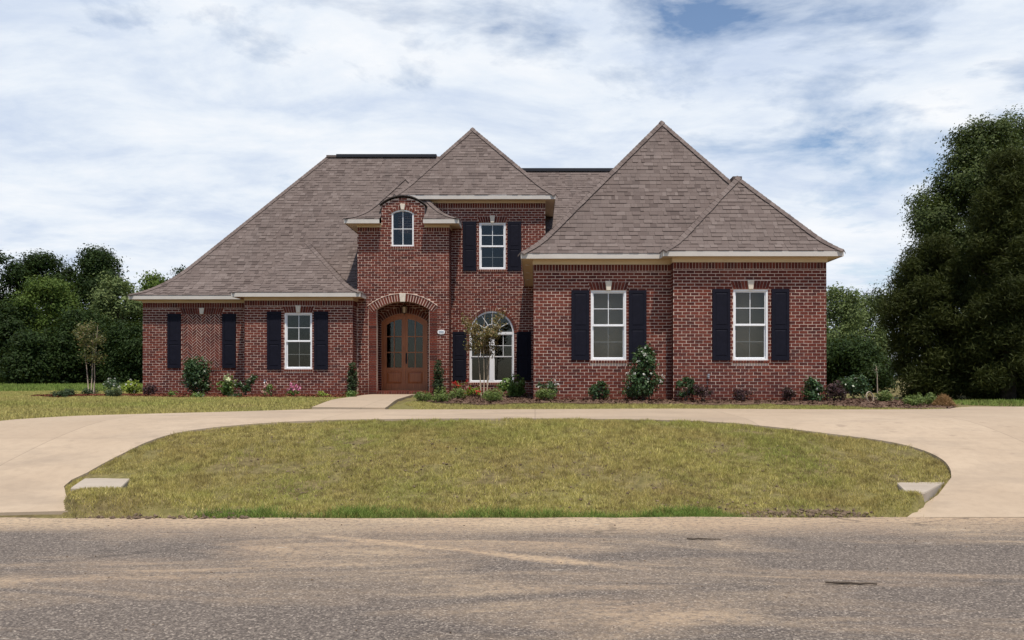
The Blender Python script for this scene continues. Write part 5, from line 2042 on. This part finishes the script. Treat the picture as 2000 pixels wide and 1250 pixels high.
def shrub(name, label, cat, xc, y0, w, h, style='round', leaf='box', size=.045, n=900, flowers=None, seed=0, group=None, aspect=.55):
    """plant whose photo box is centred on xc, foot at (xc,y0), w x h photo pixels"""
    X, Y = ray_ground(xc, y0)
    # keep the whole plant in front of the wall it grows against
    lim = YB if X > 3.3 else YR if X > -.1 else YC if X > -2.7 else YT if X > -5.6 else YPL if X > -8.9 else YP2
    if -12.6 < X < 7.3:
        Y = min(Y, lim - .10 - .45 * w / F * Y)
    X = XY(xc, Y)
    s = Y / F
    W, H = w * s * (1.5 if style == 'column' else 1.14), h * s * 1.04
    n = int(n * 1.5); size *= 1.1
    zg = float(ground(X, Y, False)) + .02
    rng = np.random.RandomState(seed + int(xc))
    root = empty(name, (X, Y, zg)); tag(root, label, cat, group)
    rx, rz = W / 2, H / 2
    ry = min(rx, .5) if style != 'column' else rx
    if style == 'round':
        lobes = [(0, 0, H * .52, rx * .86, ry * .86, H * .44)]
        for k in range(6):
            a = rng.rand() * 6.28
            lobes.append((math.cos(a) * rx * .45, math.sin(a) * ry * .45, H * rng.uniform(.3, .68), rx * .45, ry * .45, H * .27))
        P, O = lobe_points(rng, lobes, max(20, n // 9), 9, .07 * max(.5, W), .45)
    elif style == 'upright':     # pyramidal, loose
        lobes = []
        for k in range(18):
            t = rng.rand() ** .9
            rr = rx * (1.0 - .66 * t)
            a = rng.rand() * 6.28
            lobes.append((math.cos(a) * rr * .55, min(.4, rr) * math.sin(a) * .55, H * (.10 + .80 * t), rr * .62 + .03, min(.45, rr) * .62 + .03, H * .13))
        P, O = lobe_points(rng, lobes, n // 7, 7, .08, .35)
    elif style == 'oval':
        lobes = [(0, 0, H * .5, rx * .8, ry * .8, H * .47)]
        for k in range(8):
            a = rng.rand() * 6.28; t = rng.uniform(.2, .85)
            rr = rx * math.sqrt(max(.05, 1 - (2 * t - 1) ** 2))
            lobes.append((math.cos(a) * rr * .6, math.sin(a) * rr * .6, H * t, rx * .35, ry * .35, H * .14))
        P, O = lobe_points(rng, lobes, n // 8, 8, .07, .5)
    elif style == 'column':
        lobes = []
        for k in range(9):
            t = (k + .5) / 9
            rr = rx * (.80 if .15 < t < .75 else .55)
            lobes.append((rng.uniform(-.15, .15) * rr, rng.uniform(-.15, .15) * rr, H * t, rr, rr, H * .10))
        P, O = lobe_points(rng, lobes, n // 8, 8, .035, .35)
    elif style == 'leggy':
        tips = []
        for k in range(9):
            a = rng.rand() * 6.28; r = rng.uniform(.2, .9)
            tips.append((math.cos(a) * rx * r, math.sin(a) * ry * r, H * rng.uniform(.35, .97)))
        lobes = [(t[0], t[1], t[2], rx * .25 + .02, rx * .22 + .02, H * .09) for t in tips]
        P, O = lobe_points(rng, lobes, n // 7, 7, .06, .2)
    else:                        # low spreading
        lobes = [(rng.uniform(-.55, .55) * rx, rng.uniform(-.4, .4) * ry, H * .42, rx * .5, ry * .6, H * .42) for k in range(7)]
        P, O = lobe_points(rng, lobes, max(15, n // 9), 9, .07, .4)
    P[:, 2] = np.maximum(P[:, 2], .015)
    V = leaf_quads(rng, P, size, aspect, O, .4, .25, .6)
    np_mesh('foliage', V, 4, LEAF[leaf], root)
    # stems
    st = MB()
    ns = 3 if style == 'column' else 7
    for k in range(ns):
        a = rng.rand() * 6.28
        ti = rng.randint(len(P)); t = P[ti]
        st.tube([(math.cos(a) * .02, math.sin(a) * .02, -.05), (t[0] * .35, t[1] * .35, t[2] * .5), (t[0] * .9, t[1] * .9, t[2] * .95)], [.010, .007, .003], 5)
    st.build('stem', M['bark'], root)
    for fl in (flowers or []):
        cl, cnt, fs, zone = fl
        k = rng.choice(len(P), cnt)
        C = P[k] + np.array([0, -.05, .03]) + O[k] * .04
        if zone == 'top': C[:, 2] = np.maximum(C[:, 2], H * rng.uniform(.72, 1.0, cnt))
        C[:, 1] -= rng.rand(cnt) * ry * .5
        pet = np.repeat(C, 7, 0) + rng.normal(size=(cnt * 7, 3)) * fs * .28
        Vp = leaf_quads(rng, pet, fs * .75, .9, None, .4)
        for q in range(cnt): np_mesh('flower', Vp[q * 7:q * 7 + 7], 4, LEAF[cl], root)
    return root


S = shrub
S('spreading_juniper', 'low dark shrub farthest along the red mulch tongue from the house corner', 'shrub', 113, 778, 28, 14, 'spread', 'juniper', .04, 700)
S('spreading_juniper', 'low dark wide shrub between mulch tip and young tree on the lawn', 'shrub', 135, 777, 28, 18, 'spread', 'juniper', .04, 800)
S('spreading_juniper', 'low dark shrub around the foot of the lone lawn sapling', 'shrub', 176, 774, 32, 15, 'spread', 'juniper', .04, 700)
S('mounded_shrub', 'grey-green clipped mound shrub left of the yellow-green plant', 'shrub', 222, 777, 36, 18, 'round', 'greybush', .04, 900)
S('variegated_shrub', 'dark bush speckled white behind the grey-green mound', 'shrub', 216, 765, 34, 24, 'round', 'dark', .06, 500, [('white', 12, .06, 'any')])
S('lime_shrub', 'bright yellow-green leafy plant at the far left house corner', 'shrub', 259, 772, 40, 28, 'round', 'lime', .08, 500, [('white', 8, .06, 'any')])
S('purple_shrub', 'small purple-leaved shrub right at the herringbone wall corner', 'shrub', 292, 776, 28, 26, 'round', 'purple', .045, 600)
S('small_perennial', 'tiny green plant with one pale bloom beneath the left navy shutter', 'plant', 337, 777, 22, 12, 'spread', 'hyd', .05, 160, [('white', 3, .06, 'any')])
S('camellia_bush', 'tall dark oval evergreen bush in front of the herringbone panel', 'bush', 384, 775, 56, 79, 'oval', 'dark', .075, 2200)
S('small_perennial', 'small leafy plant at the foot of the tall dark oval bush', 'plant', 386, 779, 30, 12, 'spread', 'hyd', .05, 200, [('white', 4, .04, 'any')])
S('hydrangea', 'green hydrangea with creamy flower heads between the two left windows', 'shrub', 446, 777, 38, 39, 'round', 'hyd', .085, 420, [('cream', 5, .15, 'top')])
S('camellia_bush', 'loose glossy evergreen beside the creamy hydrangea', 'bush', 479, 777, 34, 40, 'leggy', 'dark', .075, 420, [('white', 6, .04, 'any')])
S('small_perennial', 'small dark plant in front of the creamy hydrangea', 'plant', 458, 779, 24, 11, 'spread', 'dark', .05, 160)
S('flowering_perennial', 'little plant with blush and white blooms under the garden tap', 'flower', 531, 778, 28, 22, 'leggy', 'hyd', .055, 150, [('blush', 5, .08, 'any')])
S('flowering_perennial', 'little plant with large pink bloom below the small window', 'flower', 574, 778, 30, 22, 'round', 'hyd', .055, 150, [('pink', 4, .13, 'top')])
S('small_perennial', 'low yellowish grassy plant between pink flower and slim juniper', 'plant', 633, 778, 28, 13, 'spread', 'lime', .05, 150)
S('column_juniper', 'slim dark column juniper left of the arched entry', 'shrub', 688, 771, 18, 61, 'column', 'juniper', .045, 1700)
S('small_perennial', 'small leafy plant at the foot of the slim juniper left of the entry', 'plant', 686, 780, 22, 17, 'spread', 'hyd', .05, 180)
S('column_juniper', 'slim dark column juniper right of the arched entry under the plaque', 'shrub', 856, 768, 18, 66, 'column', 'juniper', .045, 1700)
S('boxwood', 'low rounded boxwood beside the end of the walkway', 'shrub', 826, 786, 36, 19, 'round', 'box', .032, 1000)
S('boxwood', 'rounded boxwood beside the walkway boxwood, nearer the young tree', 'shrub', 861, 788, 40, 22, 'round', 'box', .032, 1100)
S('boxwood', 'small boxwood at the foot of the slim juniper right of the entry', 'shrub', 860, 772, 26, 20, 'round', 'box', .032, 700)
S('boxwood', 'rounded boxwood below the red geranium blooms', 'shrub', 893, 783, 36, 23, 'round', 'box', .032, 1000)
S('geranium', 'plant with bright red blooms under the arched window shutter', 'flower', 896, 770, 24, 25, 'leggy', 'hyd', .05, 160, [('red', 8, .085, 'top')])
S('geranium', 'yellow-green plant with a few red blooms left of the young tree trunk', 'flower', 925, 778, 32, 26, 'round', 'lime', .06, 260, [('red', 4, .07, 'any'), ('blush', 4, .06, 'top')])
S('boxwood', 'large rounded boxwood right of the young tree trunk', 'shrub', 964, 788, 44, 27, 'round', 'box', .032, 1300)
S('hydrangea', 'broad bright green shrub in front of the arched window with pale blooms', 'shrub', 1001, 779, 54, 46, 'round', 'hyd', .085, 900, [('cream', 4, .10, 'any')])
S('boxwood', 'rounded boxwood at the left corner of the right brick wing', 'shrub', 1066, 786, 44, 26, 'round', 'box', .032, 1200)
S('azalea', 'dark shrub dotted with white blooms behind the wing corner boxwood', 'shrub', 1072, 779, 36, 38, 'leggy', 'dark', .05, 360, [('white', 9, .05, 'any')])
S('evergreen_shrub', 'knee-high upright green shrub left of the big white-flowered camellia', 'shrub', 1171, 780, 38, 38, 'oval', 'dark', .06, 600)
S('camellia_bush', 'large pointed camellia bush with white blooms between the right windows', 'bush', 1256, 783, 76, 103, 'upright', 'dark', .07, 2600, [('white', 26, .05, 'any')])
S('evergreen_shrub', 'leggy glossy shrub at the inside corner of the right wing', 'shrub', 1340, 783, 54, 44, 'leggy', 'dark', .07, 420)
S('purple_shrub', 'spreading purple shrub beneath the garden tap on the right wing', 'shrub', 1372, 785, 48, 30, 'leggy', 'purple', .05, 520)
S('purple_shrub', 'small purple shrub below the rightmost window', 'shrub', 1452, 786, 36, 25, 'leggy', 'purple', .05, 420)
S('purple_shrub', 'small purple shrub below the rightmost shutter', 'shrub', 1542, 785, 36, 26, 'leggy', 'purple', .05, 420)
S('camellia_bush', 'glossy upright evergreen at the right end of the front wall', 'bush', 1588, 784, 40, 48, 'upright', 'dark', .07, 700, [('white', 5, .04, 'any')])
S('purple_shrub', 'larger purple shrub just past the right house corner', 'shrub', 1632, 786, 44, 42, 'round', 'purple', .05, 900)
S('evergreen_shrub', 'bushy green shrub behind the bed past the right house corner', 'shrub', 1668, 783, 60, 50, 'round', 'dark', .06, 1300)
S('boxwood', 'rounded boxwood next to the spoked wheel', 'shrub', 1727, 788, 32, 24, 'round', 'box', .035, 900)
S('spreading_juniper', 'wide low green juniper near the end of the right bed', 'shrub', 1786, 796, 44, 25, 'round', 'box', .035, 1100)
S('spreading_juniper', 'smaller low green juniper touching the pine straw pile', 'shrub', 1816, 794, 32, 24, 'round', 'box', .035, 800)

# pine straw heap
def straw():
    X, Y = ray_ground(1843, 796)
    s = Y / F
    root = empty('pine_straw_pile', (X, Y, float(ground(X, Y, False))))
    tag(root, 'heap of orange-brown pine straw at the end of the right bed', 'straw')
    rng = np.random.RandomState(4)
    n = 2600
    r = np.sqrt(rng.rand(n)); a = rng.rand(n) * 6.28
    rx = 20 * s
    x = np.cos(a) * r * rx; y = np.sin(a) * r * rx * .8
    z = np.maximum(.01, (1 - r ** 1.6) * 22 * s * rng.uniform(.3, 1.05, n)) + .03
    V = leaf_quads(rng, np.stack([x, y, z], 1), .16, .06, None, -.1, .1)
    np_mesh('needles', V, 4, LEAF['straw'], root)
    mb = MB(); mb.lathe([(rx * .85, -.02), (rx * .62, 9 * s), (rx * .3, 14 * s), (.01, 16 * s)], (0, 0, 0), 12)
    mb.build('core', M['mulch_red'], root)
straw()

# spoked wheel leaning in the bed
def wheel():
    X, Y = ray_ground(1699, 788)
    s = Y / F
    r = 10.5 * s
    z = float(ground(X, Y, False)) + r + .02
    root = empty('spoked_wheel', (X, Y, z)); tag(root, 'small pale-rimmed spoked wheel leaning among shrubs past the house corner', 'wheel')
    root.rotation_euler = (R(-12), 0, R(32))
    mb = MB()
    seg = 28
    pts = [(r * math.cos(2 * math.pi * i / seg), 0, r * math.sin(2 * math.pi * i / seg)) for i in range(seg + 1)]
    mb.tube(pts, [.016] * (seg + 1), 6, False); mb.build('rim', M['bark_pale'], root, True)
    for k in range(7):
        a = 2 * math.pi * k / 7
        mb = MB(); mb.tube([(.02 * math.cos(a), 0, .02 * math.sin(a)), ((r - .008) * math.cos(a), 0, (r - .008) * math.sin(a))], [.009, .007], 5)
        mb.build('spoke', M['bronze'], root)
    mb = MB(); mb.lathe([(.03, -.03), (.036, -.02), (.036, .02), (.03, .03)], (0, 0, 0), 12, 'y'); mb.build('hub', M['bronze'], root)
wheel()


def sapling(label, xc, y0, w, h, crown_h, seed, leaf='myrtle', n=900, stems=3, stake=True, size=.065, Yfix=None, mat='bark_pale'):
    X, Y = ray_ground(xc, y0)
    if Yfix: Y = Yfix; X = XY(xc, Y)
    s = Y / F
    W, H, CH = w * s, h * s, crown_h * s
    rng = np.random.RandomState(seed)
    root = empty('crape_myrtle', (X, Y, float(ground(X, Y, False)) + .02)); tag(root, label, 'sapling')
    tr = MB(); tips = []
    for k in range(stems):
        a = rng.rand() * 6.28
        r0 = .05
        dx, dy = (k - (stems - 1) / 2) * W * .20, rng.uniform(-.1, .1)
        b0 = ((k - (stems - 1) / 2) * .07, rng.uniform(-.04, .04), -.06)
        pts = [b0, (b0[0] + dx * .25 + .01, dy * .3, H * .25), (dx * .7, dy * .7, (H - CH) * .95), (dx * 1.1, dy, H - CH * .45), (dx * 1.25 + rng.uniform(-.05, .05), dy * 1.4, H * .97)]
        tr.tube(pts, [.018, .016, .013, .008, .003], 7)
        for j in range(5):
            t = rng.uniform(.0, .85)
            p = Vector(pts[2]).lerp(Vector(pts[4]), t)
            q = p + Vector((rng.uniform(-.5, .5) * W * .8, rng.uniform(-.3, .3) * W, rng.uniform(.05, .45) * CH))
            q.z = min(q.z, H)
            tr.tube([tuple(p), tuple(p.lerp(q, .5) + Vector((0, 0, .02))), tuple(q)], [.006, .004, .002], 5)
            tips += [p.lerp(q, f) for f in (.35, .6, .8, 1.0)]
    tr.build('trunk', M[mat], root, True)
    tips = np.array([tuple(t) for t in tips])
    k = rng.choice(len(tips), n)
    P = tips[k] + rng.normal(size=(n, 3)) * np.array([.085, .085, .075])
    P[:, 0] = np.clip(P[:, 0], -W * .56, W * .56)
    np_mesh('crown', leaf_quads(rng, P, size, .5, None, .2), 4, LEAF[leaf], root)
    if stake:
        mb = MB(); mb.tube([(.10, .03, -.1), (.09, .02, H * .52)], [.012, .011], 6); mb.build('stake', M['bark_pale'], root)


sapling('young multi-stemmed crape myrtle with bronze leaves before the arched window', 945, 780, 76, 176, 92, 31, n=2300, stems=3, Yfix=23.1, size=.075)
sapling('thin young crape myrtle standing alone in the red mulch on the lawn', 178, 774, 62, 140, 78, 32, 'myrtle_green', n=1500, stems=3, size=.08)
sapling('spindly bare sapling behind the spoked wheel', 1713, 786, 26, 72, 30, 33, 'greybush', 60, 1, False, .06)

# ------------------------------------------------------------------ trees
def tree(name, label, xc, Y, top, w, base_py=None, leaf='oak', lobes_n=26, clumps=2200, per=26, size=.13, cr=.42, trunk_r=.2, crown_lo=.05, seed=0, group=None, shape='round', aspect=.5, face=1.0):
    """xc, top, w in photo pixels at depth Y"""
    X = XY(xc, Y); s = Y / F
    zg = float(ground(X, Y, False))
    H = ZZ(top, Y) - zg; W = w * s
    rng = np.random.RandomState(seed)
    root = empty(name, (X, Y, zg)); tag(root, label, 'tree', group)
    lobes = []
    lo = H * crown_lo
    for k in range(lobes_n):
        t = (k + rng.rand()) / lobes_n
        if shape == 'round':
            prof = math.sqrt(max(.04, 1 - (abs(t - .42) / .62) ** 2.2))
        elif shape == 'dome':
            prof = .88 if t < .34 else .16 + .84 * (1 - ((t - .34) / .66) ** 1.35)
        elif shape == 'cone':
            prof = .18 + .82 * (1 - t) ** .75
        else:
            prof = .55 + .45 * math.sin(math.pi * min(1, t * 1.05 + .02))
        a = k * 2.4 + rng.rand() * .7
        rr = rng.uniform(.35, .78) * prof * W / 2
        lr = rng.uniform(.20, .34) * W / 2 * (.5 + .5 * prof) * (.8 if shape == 'dome' else 1)
        lz = lr * rng.uniform(.65, .95)
        z = lo + (H - lo) * t
        z = min(z, H - lz * .92)
        lobes.append((math.cos(a) * rr, math.sin(a) * rr, max(z, lz * .7), lr, lr, lz))
    P, O = lobe_points(rng, lobes, clumps, per, cr, .5, .75)
    P[:, 2] = np.maximum(P[:, 2], .05)
    np_mesh('crown', leaf_quads(rng, P, size, aspect, O, .25, .2, face), 4, LEAF[leaf], root)
    mb = MB()
    hh = H * .8
    mb.tube([(0, 0, -.3), (.05, 0, hh * .12), (.1 * rng.uniform(-1, 1), .1, hh * .4), (.25 * rng.uniform(-1, 1), .1, hh * .75), (0, 0, hh)], [trunk_r * 1.35, trunk_r, trunk_r * .8, trunk_r * .45, trunk_r * .15], 10)
    for k in range(12):
        l = lobes[rng.randint(len(lobes))]
        z0 = min(l[2] * .75, hh * .9)
        mb.tube([(0, 0, z0), (l[0] * .5, l[1] * .5, z0 + (l[2] - z0) * .4), (l[0], l[1], l[2])], [trunk_r * .35, trunk_r * .22, trunk_r * .08], 6)
    mb.build('trunk', M['bark'], root, True)
    return root


GR = 'tall trees right of the driveway'
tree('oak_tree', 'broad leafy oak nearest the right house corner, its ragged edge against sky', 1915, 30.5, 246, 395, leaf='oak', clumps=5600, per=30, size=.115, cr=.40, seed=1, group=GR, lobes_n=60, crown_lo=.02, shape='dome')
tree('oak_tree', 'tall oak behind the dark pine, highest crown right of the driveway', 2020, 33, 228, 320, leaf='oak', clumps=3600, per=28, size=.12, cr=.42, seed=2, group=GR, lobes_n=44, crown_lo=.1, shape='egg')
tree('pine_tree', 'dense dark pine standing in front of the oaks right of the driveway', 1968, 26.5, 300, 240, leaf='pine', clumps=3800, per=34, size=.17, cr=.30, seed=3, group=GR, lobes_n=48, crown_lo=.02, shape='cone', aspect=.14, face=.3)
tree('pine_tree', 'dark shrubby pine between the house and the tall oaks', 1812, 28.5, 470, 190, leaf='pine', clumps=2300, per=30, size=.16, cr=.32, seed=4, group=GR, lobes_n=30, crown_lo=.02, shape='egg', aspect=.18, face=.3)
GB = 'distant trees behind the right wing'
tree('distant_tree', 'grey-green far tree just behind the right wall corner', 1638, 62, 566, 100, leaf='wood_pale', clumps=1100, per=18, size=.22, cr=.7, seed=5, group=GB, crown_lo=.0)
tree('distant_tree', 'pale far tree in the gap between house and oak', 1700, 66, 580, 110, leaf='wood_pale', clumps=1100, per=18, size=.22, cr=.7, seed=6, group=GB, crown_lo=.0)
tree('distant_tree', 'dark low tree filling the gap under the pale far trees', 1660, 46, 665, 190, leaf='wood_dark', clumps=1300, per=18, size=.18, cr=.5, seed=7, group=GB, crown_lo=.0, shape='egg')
GL = 'woods beyond the left lawn'
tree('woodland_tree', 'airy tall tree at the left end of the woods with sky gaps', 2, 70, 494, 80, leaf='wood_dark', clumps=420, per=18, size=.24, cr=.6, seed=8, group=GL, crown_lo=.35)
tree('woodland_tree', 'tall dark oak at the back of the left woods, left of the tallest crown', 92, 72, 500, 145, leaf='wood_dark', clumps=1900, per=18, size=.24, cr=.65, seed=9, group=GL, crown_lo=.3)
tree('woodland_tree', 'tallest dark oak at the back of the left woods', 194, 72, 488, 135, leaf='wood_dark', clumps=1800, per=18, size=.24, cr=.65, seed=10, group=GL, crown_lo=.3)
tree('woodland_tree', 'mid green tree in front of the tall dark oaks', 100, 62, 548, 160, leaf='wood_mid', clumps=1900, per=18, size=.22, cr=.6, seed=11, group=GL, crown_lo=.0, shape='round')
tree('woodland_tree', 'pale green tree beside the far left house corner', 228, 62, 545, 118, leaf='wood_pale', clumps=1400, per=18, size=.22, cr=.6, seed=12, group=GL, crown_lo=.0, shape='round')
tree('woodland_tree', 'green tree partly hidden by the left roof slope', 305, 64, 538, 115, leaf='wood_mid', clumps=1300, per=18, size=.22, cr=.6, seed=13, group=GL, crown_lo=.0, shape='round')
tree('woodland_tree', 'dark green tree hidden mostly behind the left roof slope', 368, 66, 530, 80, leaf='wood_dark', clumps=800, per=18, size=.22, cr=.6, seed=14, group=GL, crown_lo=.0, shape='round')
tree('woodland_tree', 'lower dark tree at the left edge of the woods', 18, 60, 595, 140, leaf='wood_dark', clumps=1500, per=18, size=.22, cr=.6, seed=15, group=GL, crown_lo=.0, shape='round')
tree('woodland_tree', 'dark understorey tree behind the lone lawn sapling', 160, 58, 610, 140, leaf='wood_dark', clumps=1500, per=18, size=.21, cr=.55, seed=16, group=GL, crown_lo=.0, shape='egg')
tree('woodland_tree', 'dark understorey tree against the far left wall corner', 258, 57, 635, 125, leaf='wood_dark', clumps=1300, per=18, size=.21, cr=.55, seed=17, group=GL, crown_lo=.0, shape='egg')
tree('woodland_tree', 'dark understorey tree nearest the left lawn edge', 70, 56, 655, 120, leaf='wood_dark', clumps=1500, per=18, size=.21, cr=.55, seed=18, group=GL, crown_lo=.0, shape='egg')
